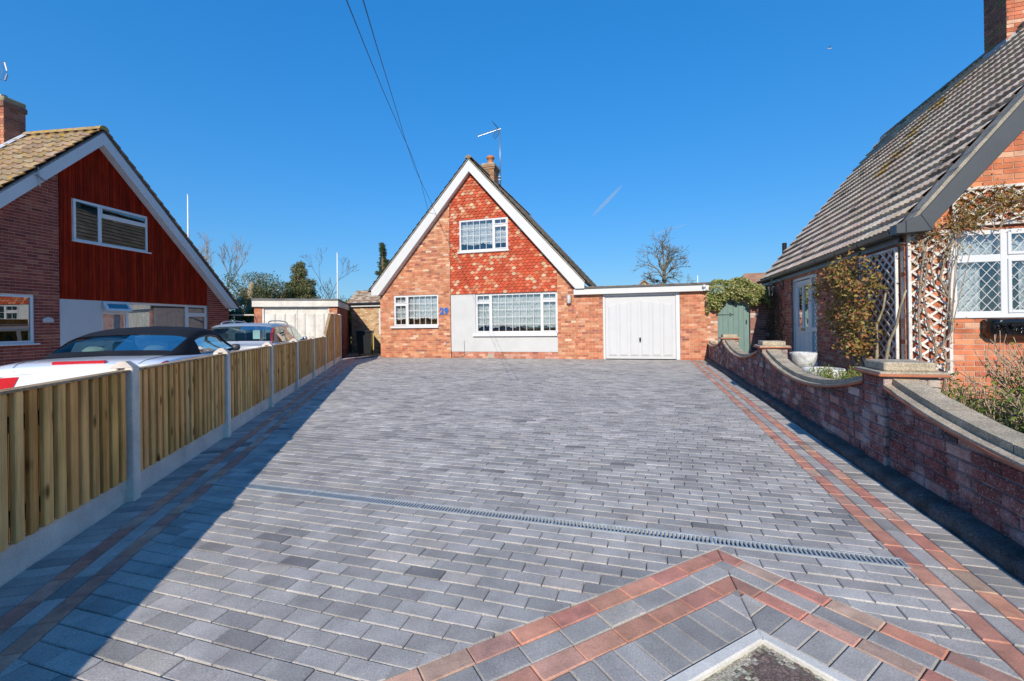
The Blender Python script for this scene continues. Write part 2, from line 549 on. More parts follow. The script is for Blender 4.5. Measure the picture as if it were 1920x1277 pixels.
def halfplanes(poly):
    """convex polygon (ccw) -> half planes"""
    n = len(poly)
    area = sum(poly[i][0] * poly[(i + 1) % n][1] - poly[(i + 1) % n][0] * poly[i][1] for i in range(n))
    if area < 0:
        poly = poly[::-1]
    hs = []
    for i in range(n):
        p, q = poly[i], poly[(i + 1) % n]
        a, b = q[1] - p[1], -(q[0] - p[0])
        l = math.hypot(a, b)
        hs.append((a / l, b / l, (a * p[0] + b * p[1]) / l))
    return hs

def clip(poly, hs):
    for h in hs:
        if len(poly) < 3:
            return []
        poly = clip_half(poly, *h)
    return poly if len(poly) >= 3 else []

def parea(p):
    n = len(p)
    return abs(sum(p[i][0] * p[(i + 1) % n][1] - p[(i + 1) % n][0] * p[i][1] for i in range(n))) / 2

def pclean(p):
    out = []
    for q in p:
        if not out or math.hypot(q[0] - out[-1][0], q[1] - out[-1][1]) > 0.002:
            out.append(q)
    if len(out) > 1 and math.hypot(out[0][0] - out[-1][0], out[0][1] - out[-1][1]) <= 0.002:
        out.pop()
    return out

def rect_minus(r, holes):
    rs = [r]
    for h in holes:
        nx = []
        for (a0, a1, b0, b1) in rs:
            if h[1] <= a0 or h[0] >= a1 or h[3] <= b0 or h[2] >= b1:
                nx.append((a0, a1, b0, b1))
                continue
            if h[0] > a0:
                nx.append((a0, h[0], b0, b1))
            if h[1] < a1:
                nx.append((h[1], a1, b0, b1))
            m0, m1 = max(a0, h[0]), min(a1, h[1])
            if h[2] > b0:
                nx.append((m0, m1, b0, h[2]))
            if h[3] < b1:
                nx.append((m0, m1, h[3], b1))
        rs = nx
    return rs

def rpoly(r):
    return [(r[0], r[2]), (r[1], r[2]), (r[1], r[3]), (r[0], r[3])]

class Item:
    __slots__ = ('v', 'f', 'col', 'cen', 'area', 'key')
    def __init__(self, mb, col, area, key=None):
        self.v, self.f, self.col, self.area, self.key = mb.v, mb.f, col, area, key
        n = len(self.v)
        self.cen = (sum(p[0] for p in self.v) / n, sum(p[1] for p in self.v) / n, sum(p[2] for p in self.v) / n)

CAMI = cam.matrix_world.inverted()
def seen_weight(wm, it):
    p = CAMI @ (wm @ Vector(it.cen))
    if p.z > -0.4:
        return 0
    x, y = p.x / -p.z, p.y / -p.z
    if abs(x) > 1.17 or y > 0.75 or y < -0.83:
        return 0.0
    return it.area / (p.z * p.z)

def emit(parent, items, name, rest, mat, nmax=295, smooth=False, rest_parent=None):
    """The nmax pieces that show largest become objects of their own, the others one joined part."""
    wm = wmat(parent)
    w = [(seen_weight(wm, it), i) for i, it in enumerate(items)]
    w.sort(reverse=True)
    single = [i for s, i in w[:nmax] if s > 0]
    chosen = set(single)
    cache = {}
    for i in single:
        it = items[i]
        me = cache.get(it.key) if it.key is not None else None
        if me is None:
            c = it.cen
            vs = [(p[0] - c[0], p[1] - c[1], p[2] - c[2]) for p in it.v]
            me = make_mesh(name, vs, it.f, [(1, 1, 1)] * len(it.f), mat, smooth)
            if it.key is not None:
                cache[it.key] = me
        o = link_mesh(name, me, parent)
        o.location = it.cen
        o.color = (*it.col, 1)
    mb = MB()
    for i, it in enumerate(items):
        if i not in chosen:
            mb.add(it.v, it.f, it.col)
    if mb.v:
        o = mb.build(rest, mat, rest_parent or parent, smooth)
        o['kind'] = 'stuff'

def jit(c, a=0.12, h=0.0):
    k = 1 + R.uniform(-a, a)
    return tuple(max(0.0, min(1.0, x * k * (1 + R.uniform(-h, h)))) for x in c)

def pick(pal, a=0.13, h=0.04):
    t = R.random() * sum(p[0] for p in pal)
    for w, c in pal:
        t -= w
        if t <= 0:
            return jit(c, a, h)
    return jit(pal[-1][1], a, h)

KEEP_P = []
def brick_items(P, poly, holes, pal, u0=0.0, z0=0.0, proud=0.0, bev=0.0, L=0.225, H=0.075, j=0.010, depth=0.03, keep=None, topfn=None, mink=None):
    """Stretcher-bond bricks filling a convex polygon in the wall plane, holes cut out."""
    KEEP_P.append(P)
    us = [p[0] for p in poly]
    zs = [p[1] for p in poly]
    hs = halfplanes(poly)
    items = []
    k0 = int(math.floor((min(zs) - z0) / H))
    k1 = int(math.ceil((max(zs) - z0) / H))
    for k in range(k0, k1 + 1):
        za = z0 + k * H
        off = (k % 2) * L / 2
        i0 = int(math.floor((min(us) - u0 - off) / L))
        i1 = int(math.ceil((max(us) - u0 - off) / L))
        for i in range(i0, i1 + 1):
            ua = u0 + off + i * L
            r = (ua + j / 2, ua + L - j / 2, za + j / 2, za + H - j / 2)
            for rr in rect_minus(r, holes):
                if rr[1] - rr[0] < 0.02 or rr[3] - rr[2] < 0.015:
                    continue
                p = rpoly(rr)
                if any(a * q[0] + b * q[1] > c + 1e-6 for a, b, c in hs for q in p):
                    p = pclean(clip(p, hs))
                    full = False
                else:
                    full = rr == r
                if topfn and len(p) >= 3:
                    cu = sum(q[0] for q in p) / len(p)
                    zt, sl = topfn(cu)
                    if any(q[1] - sl * q[0] > zt - sl * cu for q in p):
                        p = pclean(clip_half(p, -sl, 1, zt - sl * cu))
                        full = False
                if len(p) < 3 or parea(p) < 0.0006:
                    continue
                cu = sum(q[0] for q in p) / len(p)
                cz = sum(q[1] for q in p) / len(p)
                if keep and not keep(cu, cz):
                    continue
                mb = MB()
                pr = proud + R.uniform(-0.0015, 0.002)
                mb.prism(p, -depth, pr, P, bev if len(p) == 4 else 0)
                items.append(Item(mb, pick(pal), parea(p), ('b', id(P)) if full and not bev else None))
    return items

def slab(mb, P, poly, holes, d0, d1, col=(1, 1, 1)):
    """Flat wall body with rectangular openings, in strips so that openings are real holes."""
    us = [p[0] for p in poly]
    zs = [p[1] for p in poly]
    hs = halfplanes(poly)
    for r in rect_minus((min(us), max(us), min(zs), max(zs)), holes):
        p = pclean(clip(rpoly(r), hs))
        if len(p) >= 3 and parea(p) > 1e-5:
            mb.prism(p, d0, d1, P, 0, col, back=True)

def tile_profile(kind, n):
    out = []
    for i in range(n + 1):
        t = i / n
        if kind == 'roll':
            h = 0.022 * (0.5 + 0.5 * math.cos(2 * math.pi * (t * 2)))
        elif kind == 'bold':
            h = 0.04 * max(0, math.cos(2 * math.pi * t)) + 0.002
        else:
            h = 0.004 * math.sin(math.pi * t)
        out.append((t, h))
    return out

def tile_items(P, a0, a1, b0, b1, w, g, colfn, prof='roll', n=8, thick=0.028, lap=0.05, hs=None, stagger=False):
    items = []
    rows = int(math.ceil((b1 - b0) / g))
    for r in range(rows):
        bb = b0 + r * g
        bt = min(bb + g + lap, b1 + 0.01)
        off = (r % 2) * w / 2 if stagger else 0
        k = int(math.ceil((a1 - a0 + off) / w))
        for i in range(k):
            s0 = max(a0, a0 - off + i * w)
            s1 = min(a1, a0 - off + (i + 1) * w)
            if s1 - s0 < 0.02:
                continue
            if hs and any(x * (s0 + s1) / 2 + y * (bb + g / 2) > c for x, y, c in hs):
                continue
            pr = tile_profile(prof, n)
            up = R.uniform(-0.002, 0.004)
            vs = []
            for (t, h) in pr:
                vs.append(P(s0 + (s1 - s0) * t + (0.0015 if t == 0 else -0.0015 if t == 1 else 0), bb, thick + h + up))
            for (t, h) in pr:
                vs.append(P(s0 + (s1 - s0) * t, bt, h * .8 + 0.003))
            for (t, h) in pr:
                vs.append(P(s0 + (s1 - s0) * t, bb + 0.004, h * .6 - 0.004))
            m = n + 1
            fs = [(j, j + 1, m + j + 1, m + j) for j in range(n)] + [(2 * m + j, 2 * m + j + 1, j + 1, j) for j in range(n)]
            mb = MB().add(vs, fs)
            items.append(Item(mb, colfn((s0 + s1) / 2, bb), (s1 - s0) * g * .7))
    return items

# ------------------------------------------------------------------ windows
def rects(mb, P, rs, d0, d1, col=(1, 1, 1), bev=0.004):
    for r in rs:
        if r[1] - r[0] > 1e-4 and r[3] - r[2] > 1e-4:
            mb.prism(rpoly(r), d0, d1, P, min(bev, (r[1] - r[0]) * .3, (r[3] - r[2]) * .3), col, back=True)

def shrink(r, a, b=None):
    b = a if b is None else b
    return (r[0] + a, r[1] - a, r[2] + b, r[3] - b)

def window(parent, P, rect, panes, sill=None, label=None, set_back=0.02, frame=0.045, curtain=None, room=True, glass='glass',
           bar_w=0.016, room_col=(0.16, 0.13, 0.11), room_depth=1.6, lattice=None, frame_mat='upvc', curtain_col=None):
    """panes: list of (rect, sash?, columns, rows). Parts: window (the frame) > pane, glazing_bar, sill, curtain, room."""
    s = -set_back
    openings = [shrink(p[0], frame if not p[1] else frame * 0.75) for p in panes]
    mb = MB()
    rects(mb, P, rect_minus(rect, openings), s - 0.06, s)
    for (pr, sash, nc, nr) in panes:
        if sash:
            o = shrink(pr, frame * .45)
            rects(mb, P, rect_minus(o, [shrink(pr, frame * 1.25)]), s - 0.03, s + 0.016)
    win = mb.build('window', frame_mat, parent)
    if label:
        win['label'] = label
    for (pr, sash, nc, nr) in panes:
        gr = shrink(pr, frame * (1.2 if sash else .95))
        MB().prism(rpoly(gr), s - 0.022, s - 0.016, P, 0, back=True).build('pane', glass, win)
        if lattice:
            lat = MB()
            dx, dz = lattice
            gw, gh = gr[1] - gr[0], gr[3] - gr[2]
            hs = halfplanes(rpoly(gr))
            nlin = int((gw / dx + gh / dz)) + 2
            for sg in (1, -1):
                for q in range(-nlin, nlin + 1):
                    # line through (gr0 + q*dx, gr2) with slope sg*dz/dx
                    ux, uz = dx, sg * dz
                    ln = math.hypot(ux, uz)
                    ux, uz = ux / ln, uz / ln
                    cx, cz = gr[0] + (q + .3) * dx, gr[2]
                    h = bar_w / 2
                    T = 8
                    quad = [(cx - ux * T - uz * h, cz - uz * T + ux * h), (cx - ux * T + uz * h, cz - uz * T - ux * h),
                            (cx + ux * T + uz * h, cz + uz * T - ux * h), (cx + ux * T - uz * h, cz + uz * T + ux * h)]
                    pz = pclean(clip(quad, hs))
                    if len(pz) >= 3 and parea(pz) > 2e-5:
                        lat.prism(pz, s - 0.015, s - 0.009 + (0.0015 if sg > 0 else 0), P)
            if lat.v:
                lat.build('lead_lattice', 'cames', win)
        else:
            for i in range(1, nc):
                u = gr[0] + (gr[1] - gr[0]) * i / nc
                MB().prism(rpoly((u - bar_w / 2, u + bar_w / 2, gr[2], gr[3])), s - 0.015, s - 0.004, P, 0.003, back=True).build('glazing_bar', 'upvc', win)
            for i in range(1, nr):
                z = gr[2] + (gr[3] - gr[2]) * i / nr
                MB().prism(rpoly((gr[0], gr[1], z - bar_w / 2, z + bar_w / 2)), s - 0.0152, s - 0.0055, P, 0.003, back=True).build('glazing_bar', 'upvc', win)
    if sill:
        MB().prism(rpoly(sill[:4]), s - 0.05, sill[4], P, 0.006, back=True).build('sill', 'upvc', win)
    if curtain:
        for (c0, c1, zt, zb, folds, amp) in curtain:
            vs, fs = [], []
            n = max(8, int((c1 - c0) * 60))
            m = 10
            sd_ = R.random() * 9
            for r in range(m + 1):
                for i in range(n + 1):
                    t = i / n
                    u = c0 + (c1 - c0) * t
                    ph = t * folds * 2 * math.pi + sd_ + 0.8 * math.sin(3 * t * math.pi + sd_)
                    sc_ = 0.035 * abs(math.sin(u * math.pi / 0.13)) + 0.03 * math.sin(u * 9 + sd_)
                    z = zt + (zb - sc_ - zt) * r / m
                    vs.append(P(u, z, s - 0.14 + 1.5 * amp * math.sin(ph) * (0.6 + 0.4 * r / m)))
            for r in range(m):
                for i in range(n):
                    a = r * (n + 1) + i
                    fs.append((a, a + 1, a + n + 2, a + n + 1))
            MB().add(vs, fs).build('net_curtain', 'lace', win, True)
    if room:
        a0, a1, z0, z1 = rect[0] - .25, rect[1] + .25, rect[2] - .35, rect[3] + .1
        dd0, dd1 = s - 0.10, s - room_depth
        c = [(a0, z0), (a1, z0), (a1, z1), (a0, z1)]
        vs = [P(u, z, dd0) for u, z in c] + [P(u, z, dd1) for u, z in c]
        fs = [(0, 1, 5, 4), (1, 2, 6, 5), (2, 3, 7, 6), (3, 0, 4, 7), (4, 5, 6, 7)]
        MB().add(vs, fs, room_col).build('room_interior', 'room', win)
    return win

# ------------------------------------------------------------------ ground, drive, kerb, garden wall, fence
def sheet(name, poly, z, mat, col=(1, 1, 1), thick=0.0):
    mb = MB()
    if thick:
        mb.prism(poly, z - thick, z, lambda u, w, d: (u, w, d), 0, col)
    else:
        mb.add([(x, y, z) for x, y in poly], [tuple(range(len(poly)))], col)
    o = mb.build(name, mat)
    o['kind'] = 'structure'
    return o

sheet('ground', [(-400, -60), (400, -60), (400, 700), (-400, 700)], -0.26, 'ground')
sheet('road', [(-60, -14), (60, -14), (60, -1.2), (-60, -1.2)], -0.07, 'asphalt', thick=0.18)

def fx(y):                       # foot of the timber fence
    return -2.703 - 0.2655 * (y - 3.147)
def kx(y):                       # drive edge along the kerb under the garden wall
    return 2.297 + 0.3073 * (y - 2.024)
FC, FS = 0.9665, 0.2566          # fence direction (-FS, FC)
sheet('neighbour_drive', [(-16, -1.2), (fx(-1.2) - .12, -1.2), (fx(16.4) - .12, 16.4), (-16, 22)], -0.2, 'concrete', (0.3, 0.29, 0.28), thick=0.05)

MAIN_A = rad(16.0)
MN = (math.sin(MAIN_A), math.cos(MAIN_A))      # main house, into depth
ME_ = (math.cos(MAIN_A), -math.sin(MAIN_A))
MAIN_D = 15.44 * MN[1]

drive_poly = [(fx(-1.2), -1.2), (kx(-1.2), -1.2), (kx(13.4), 13.4), (6.0, 13.75), (-5.0, 16.9), (-4.0, 20.3), (-7.6, 21.0), (fx(16.2), 16.2)]
drive = sheet('driveway', drive_poly, -0.022, 'sand', thick=0.2)

DA = rad(17.0)
DE, DN = (math.cos(DA), -math.sin(DA)), (math.sin(DA), math.cos(DA))
def D2W(u, v):
    return (u * DE[0] + v * DN[0], u * DE[1] + v * DN[1])
CA = (1.064, 2.36)
NL, NR = (0.486, -0.874), (-0.824, -0.566)
DL, DR = (-0.874, -0.486), (0.566, -0.824)

GREY = [(4, (0.415, 0.384, 0.345)), (3.5, (0.455, 0.42, 0.38)), (3, (0.36, 0.334, 0.302)), (1.0, (0.49, 0.455, 0.41)), (1.1, (0.295, 0.275, 0.252)), (0.2, (0.225, 0.21, 0.196)), (0.5, (0.47, 0.42, 0.36))]
REDP = [(4, (0.55, 0.26, 0.17)), (3, (0.5, 0.22, 0.155)), (2, (0.6, 0.33, 0.23)), (1.2, (0.42, 0.22, 0.17)), (1.5, (0.52, 0.34, 0.25))]

def flatP(u, w, d):
    return (u, w, d)

def paver_item(poly, pal, near=True):
    poly = pclean(poly)
    if len(poly) < 3:
        return None
    ar = parea(poly)
    if ar < 0.0005:
        return None
    cx = sum(p[0] for p in poly) / len(poly)
    cy = sum(p[1] for p in poly) / len(poly)
    tx, ty, dz = R.gauss(0, 0.004), R.gauss(0, 0.004), R.gauss(0, 0.001)
    if ar > 0.004:
        poly = inset(poly, 0.0018)
    P = lambda u, w, d: (u, w, d + ((u - cx) * tx + (w - cy) * ty + dz if d > -0.015 else 0))
    mb = MB()
    mb.prism(poly, -0.028, 0.0, P, 0.0042 if ar > 0.004 else 0)
    c = pick(pal, .06, .008) if pal is GREY else pick(pal)
    return Item(mb, c, ar)

def left_hs(off):                # keep to the right of the fence line + off
    # X >= fx(Y)+off/FC  ->  -X -0.2655*Y <= ...
    c = -(-2.703 + 0.2655 * 3.147 + off / FC)
    return (-1.0, -0.2655, c)
def right_hs(off):
    c = 2.297 - 0.3073 * 2.024 - off / 0.9559
    return (1.0, -0.3073, c)
FIELD_A = [left_hs(0.46), right_hs(0.43), (MN[0], MN[1], MAIN_D - 0.02), (0, -1, -0.75)]
FIELD_B = [left_hs(0.46), (-MN[0], -MN[1], -(MAIN_D - 0.02)), (MN[0], MN[1], MAIN_D + 4.2), (ME_[0], ME_[1], -5.19 - 15.44 * math.sin(MAIN_A))]

grey_items, red_items = [], []
CHEV = [(-NL[0], -NL[1], -(NL[0] * CA[0] + NL[1] * CA[1]) - .001), (-NR[0], -NR[1], -(NR[0] * CA[0] + NR[1] * CA[1]) - .001)]
DRV0, DRV1, DRU0, DRU1 = 2.608, 2.712, -3.235, 1.19
PL, PW = 0.186, 0.0875
rows = []
v = DRV0
while v > 0.3:
    rows.append(v - PW)
    v -= PW
v = DRV1
while v < 20.5:
    rows.append(v)
    v += PW
rows.append(None)
for k, rv in enumerate(rows):
    if rv is None:
        # row in line with the drain, beyond its two ends
        cells = [(DRU0 - 0.75 + i * PL, DRU0 - 0.75 + (i + 1) * PL, DRV0, DRV1) for i in range(4)] + [(DRU1 + i * PL, DRU1 + (i + 1) * PL, DRV0, DRV1) for i in range(6)]
    else:
        off = (0.0, 0.5, 0.12, 0.62)[k % 4] * PL + R.uniform(-.008, .008)
        umin, umax = -10.0, 6.5
        cells = [(umin + off + i * PL, umin + off + (i + 1) * PL, rv, rv + PW) for i in range(int((umax - umin) / PL))]
    for c in cells:
        p = [D2W(*q) for q in rpoly(c)]
        if p[0][1] < 0.3 or p[0][1] > 21:
            continue
        pa = clip(p, FIELD_A)
        if pa:
            if not clip(pa, CHEV):
                it = paver_item(pa, GREY)
                if it:
                    grey_items.append(it)
                continue
            p1 = clip_half(pa, NL[0], NL[1], NL[0] * CA[0] + NL[1] * CA[1])
            p2 = clip_half(clip_half(pa, -NL[0], -NL[1], -(NL[0] * CA[0] + NL[1] * CA[1])) or [], NR[0], NR[1], NR[0] * CA[0] + NR[1] * CA[1]) if pa else []
            for pp in (p1, p2):
                if len(pp) >= 3:
                    it = paver_item(pp, GREY)
                    if it:
                        grey_items.append(it)
        pb = clip(p, FIELD_B)
        if pb:
            it = paver_item(pb, GREY)
            if it:
                grey_items.append(it)

def band(base, along, across, t0, t1, o0, o1, step, pal, out, hs=(), jitter=0.0):
    t = t0
    while t < t1:
        s = step * (1 + R.uniform(-jitter, jitter))
        q = [(t, o0), (t + s, o0), (t + s, o1), (t, o1)]
        p = [(base[0] + a * along[0] + b * across[0], base[1] + a * along[1] + b * across[1]) for a, b in q]
        p = clip(p, hs) if hs else p
        if p:
            it = paver_item(p, pal)
            if it:
                out.append(it)
        t += s
FB = (fx(0.3), 0.3)
fence_back = (MN[0], MN[1], MAIN_D + 2.2)
for o0, o1, st, pal, out in ((0.004, 0.198, PW, GREY, grey_items), (0.198, 0.286, PL, REDP, red_items), (0.286, 0.373, PL, GREY, grey_items), (0.373, 0.46, PL, REDP, red_items)):
    band(FB, (-FS, FC), (FC, FS), 0, 17.2, o0, o1, st, pal, out, [fence_back], 0.02)
WA = math.atan(0.3073)
WE, WN = (math.cos(WA), -math.sin(WA)), (math.sin(WA), math.cos(WA))
KB = (kx(0.3), 0.3)
kerb_back = (MN[0], MN[1], MAIN_D - 0.03)
for o0, o1, st, pal, out in ((-0.165, -0.002, PW, GREY, grey_items), (-0.252, -0.165, PL, REDP, red_items), (-0.341, -0.252, PL, GREY, grey_items), (-0.43, -0.341, PL, REDP, red_items)):
    band(KB, WN, WE, 0, 14.2, o0, o1, st, pal, out, [kerb_back], 0.02)
BI = (NL[0] - 1.05 * NR[0], NL[1] - 1.05 * NR[1])
bic = BI[0] * CA[0] + BI[1] * CA[1]
LHS = [(BI[0], BI[1], bic), (0, -1, -0.6)]
RHS = [(-BI[0], -BI[1], -bic), right_hs(0.43), (0, -1, -0.6)]
for o0, o1, st, pal, out in ((0, .09, PL, REDP, red_items), (.09, .19, PL, GREY, grey_items), (.19, .28, PL, REDP, red_items), (.28, .475, PW * 1.12, GREY, grey_items)):
    band((CA[0] - DL[0] * .6, CA[1] - DL[1] * .6), DL, NL, 0, 2.6, o0, o1, st, pal, out, LHS, 0.02)
for o0, o1, st, pal, out in ((0, .088, PL, REDP, red_items), (.088, .18, PL, GREY, grey_items), (.18, .265, PL, REDP, red_items), (.265, .45, PW * 1.12, GREY, grey_items)):
    band((CA[0] - DR[0] * .6, CA[1] - DR[1] * .6), DR, NR, 0, 2.6, o0, o1, st, pal, out, RHS, 0.02)
emit(drive, grey_items, 'paver', 'paving', 'paver', 215)
emit(drive, red_items, 'red_paver', 'red_paving', 'redpaver', 80)

# concrete edging strip and the footpath corner it encloses
def corner(ol, orr):
    # point at offset ol from the left arm and orr from the right arm
    det = NL[0] * NR[1] - NL[1] * NR[0]
    x = (ol * NR[1] - NL[1] * orr) / det
    y = (NL[0] * orr - ol * NR[0]) / det
    return (CA[0] + x, CA[1] + y)
o1, o2 = corner(.479, .454), corner(.528, .502)
for nm, dd in (('left', DL), ('right', DR)):
    pl = [o1, (o1[0] + dd[0] * 2.2, o1[1] + dd[1] * 2.2), (o2[0] + dd[0] * 2.2, o2[1] + dd[1] * 2.2), o2]
    mb = MB()
    mb.prism(pl, -0.1, 0.006, flatP, 0.006, (0.66, 0.63, 0.56))
    tag(mb.build('edging_strip', 'concrete'), kind='structure')
vs, fs, cs = [], [], []
NG = 70
apex = o2
for i in range(NG + 1):
    for j_ in range(NG + 1):
        a, b = (i / NG) ** 1.3 * 1.6, (j_ / NG) ** 1.3 * 1.6
        vs.append((apex[0] + DL[0] * a + DR[0] * b, apex[1] + DL[1] * a + DR[1] * b, -0.012 + R.gauss(0, 0.0012)))
mbp = MB()
for i in range(NG):
    for j_ in range(NG):
        a, b = ((i + .5) / NG) ** 1.3 * 1.6, ((j_ + .5) / NG) ** 1.3 * 1.6
        e = min(a, b) + R.gauss(0, 0.012) + 0.02 * math.sin(a * 17 + b * 9) + 0.012 * math.sin(a * 41 - b * 33)
        k = i * (NG + 1) + j_
        if e < 0.038:
            c = jit((0.46, 0.41, 0.3), .22, .05)
        elif e < 0.055 and R.random() < .5:
            c = jit((0.22, 0.19, 0.13), .3, .1)
        else:
            c = jit((0.19, 0.135, 0.11), .22, .03)
        mbp.f.append((k, k + 1, k + NG + 2, k + NG + 1))
        mbp.c.append(c)
mbp.v = vs
MT['path'] = pm('footpath_surface', rough=0.95, var=0.25, vs=14, fine=0.7, fs=150, bump=0.9, bs=170, bd=0.006,
                stains=(((0.4, 0.38, 0.34), 190, 0.64, 0.72, 0.7),))
tag(mbp.build('footpath', 'path'), kind='structure')

# galvanised channel drain across the drive
dr = thing('channel_drain', 'galvanised slotted drain channel set flush across the grey paving', 'drain', (*D2W(DRU0, DRV0), 0), -DA)
DLn, DWd = DRU1 - DRU0, DRV1 - DRV0
mb = MB()
mb.box(0.002, DLn - .002, 0.004, 0.016, -.02, 0.003).box(0.002, DLn - .002, DWd - .016, DWd - .004, -.02, 0.0032)
mb.box(0.002, 0.012, 0.016, DWd - .016, -.02, 0.0028).box(DLn - .012, DLn - .002, 0.016, DWd - .016, -.02, 0.0028)
mb.build('frame', 'galv', dr)
MB().box(0.012, DLn - .012, 0.016, DWd - .016, -.021, -.0205, (0.02, 0.02, 0.02)).build('channel', 'plain', dr)
bm_ = None
nb = 205
for i in range(nb):
    if bm_ is None:
        bm_ = MB().box(-.0052, .0052, -(DWd / 2 - .016), DWd / 2 - .016, -.012, 0.0).build('bar', 'galv', dr)
        o = bm_
    else:
        o = link_mesh('bar', bm_.data, dr)
    o.location = (0.02 + (DLn - .04) * i / (nb - 1), DWd / 2, 0.0015)
    o.rotation_euler = (0, 0, 0)
mb = MB()
for i in range(1, 5):
    x = DLn * i / 5 + .01
    mb.box(x - .006, x + .006, 0.014, DWd - .014, -.015, 0.0045)
mb.build('section_joint', 'galv', dr)

# ------------------------------------------------------------------ kerb and curved garden wall on the right
gw = thing('garden_wall', 'low weathered brick garden wall with scalloped concrete coping right of the drive', 'wall', (2.297, 2.024, 0), -WA)
mb = MB()
ys = [-3.2 + i * .06 for i in range(270)]
prev = None
for y in ys:
    if y > 12.62:
        break
    w = R.uniform(-.007, .007)
    h = 0.075 + R.uniform(-.008, .008) + .01 * math.sin(y * 1.7)
    ring = [(0.004 + w, y, -.15), (0.004 + w, y, h * .5), (0.02 + w, y, h * .86), (0.05, y, h), (0.115, y, h + .004)]
    o = len(mb.v)
    mb.v.extend(ring)
    if prev is not None:
        for q in range(4):
            mb.f.append((prev + q, prev + q + 1, o + q + 1, o + q))
            mb.c.append((0.13, 0.125, 0.12))
    prev = o
kerb = mb.build('kerb', 'kerb', None, True)
kerb.location, kerb.rotation_euler = gw.location.copy(), gw.rotation_euler.copy()
tag(kerb, kind='structure')

PIERS = [(-2.40, -2.04), (1.46, 1.82), (5.29, 5.65), (9.30, 9.66)]
SECT = [(-2.04, 1.46), (1.82, 5.29), (5.65, 9.30), (9.66, 12.64)]
def wall_top(y):
    for i, (a, b) in enumerate(SECT):
        if a - .2 <= y <= b + .2:
            ym, hf = ((a + b) / 2, (b - a) / 2) if i < 3 else (11.5, 1.84)
            t = (y - ym) / hf
            return 0.455 + 0.215 * t * t, 0.43 * t / hf
    return 0.7, 0
WX = 0.11
def wallP(y, z, d):
    return (WX - d, y, z)
OLDB = [(5, (0.2, 0.068, 0.06)), (3, (0.25, 0.09, 0.075)), (3, (0.15, 0.065, 0.065)), (2, (0.36, 0.2, 0.16)), (1.6, (0.07, 0.055, 0.055)), (0.8, (0.4, 0.3, 0.26)), (1, (0.17, 0.05, 0.045))]
wall_items = []
mb = MB()
for (a, b) in SECT:
    wall_items += brick_items(wallP, [(a, .0), (b, .0), (b, .75), (a, .75)], [], OLDB, u0=a, z0=0.005, bev=0.006, depth=0.03, topfn=wall_top)
    n = int((b - a) / .12)
    for i in range(n):
        y0, y1 = a + (b - a) * i / n, a + (b - a) * (i + 1) / n
        z0, z1 = wall_top(y0)[0] - .003, wall_top(y1)[0] - .003
        vs = [(WX + .008, y0, -.2), (WX + .008, y1, -.2), (WX + .008, y1, z1), (WX + .008, y0, z0), (WX + .215, y0, -.2), (WX + .215, y1, -.2), (WX + .215, y1, z1), (WX + .215, y0, z0)]
        mb.add(vs, [(0, 1, 2, 3), (5, 4, 7, 6), (3, 2, 6, 7)], (0.17, 0.14, 0.135))
for (a, b) in PIERS:
    mb.box(WX - .012, WX + .32, a + .012, b - .012, -.2, .76, (0.3, 0.27, 0.25))
    wall_items += brick_items(lambda y, z, d: (WX - .022 - d, y, z), [(a, 0), (b, 0), (b, .765), (a, .765)], [], OLDB, u0=a, z0=0.005, bev=.006, depth=.02)
    PALE = [(3, (0.36, 0.25, 0.21)), (2, (0.42, 0.33, 0.28)), (1, (0.27, 0.14, 0.11))]
    wall_items += brick_items(lambda x, z, d: (x, a - d, z), [(WX - .022, 0), (WX + .33, 0), (WX + .33, .765), (WX - .022, .765)], [], PALE, u0=WX - .022, z0=0.005, bev=.006, depth=.012, L=.18)
mb.build('wall_core', 'oldmortar', gw)
emit(gw, wall_items, 'brick', 'brickwork', 'oldbrick', 295)

def sweep(x0, x1, h0, h1, secs, name, mat, col, jx=0.0):
    for (a, b) in secs:
        m2 = MB()
        n = max(2, int((b - a) / .1))
        pv = None
        for i in range(n + 1):
            y = a + (b - a) * i / n
            zt = wall_top(y)[0]
            e = R.uniform(-jx, jx)
            ring = [(x0 + e, y, zt + h0), (x0 + e, y, zt + h1), (x1, y, zt + h1 + R.uniform(-jx, jx)), (x1, y, zt + h0)]
            o = len(m2.v)
            m2.v.extend(ring)
            if pv is not None:
                for q in range(4):
                    m2.f.append((pv + q, pv + (q + 1) % 4, o + (q + 1) % 4, o + q))
                    m2.c.append(col)
            else:
                m2.f.append((o, o + 1, o + 2, o + 3))
                m2.c.append(col)
            pv = o
        m2.f.append((pv + 3, pv + 2, pv + 1, pv))
        m2.c.append(col)
        m2.build(name, mat, gw)
sweep(WX - .032, WX + .25, 0.0, .016, SECT, 'tile_creasing', 'claytile', (0.42, 0.15, 0.08), .002)
sweep(WX - .026, WX + .245, .016, .032, SECT, 'mortar_bed', 'coping', (0.46, 0.38, 0.28), .003)
# coping in separate blocks, open joints between them
for (a, b) in SECT:
    n = max(1, round((b - a) / .58))
    for i in range(n):
        y0, y1 = a + (b - a) * i / n + .004, a + (b - a) * (i + 1) / n - .004
        sweep(WX + .035, WX + .19, .032, .08, [(y0, y1)], 'coping_block', 'coping', jit((0.46, 0.38, 0.27), .08), .003)
for (a, b) in PIERS:
    MB().bbox(WX - .07, WX + .375, a - .045, b + .045, .765, .783, .004, (0.42, 0.15, 0.08)).build('pier_creasing', 'claytile', gw)
    MB().bbox(WX - .06, WX + .365, a - .035, b + .035, .783, .80, .004, (0.46, 0.38, 0.28)).build('pier_mortar_bed', 'coping', gw)
    MB().bbox(WX - .012, WX + .31, a + .012, b - .012, .80, .868, .01, (0.46, 0.38, 0.27)).build('pier_cap', 'coping', gw)

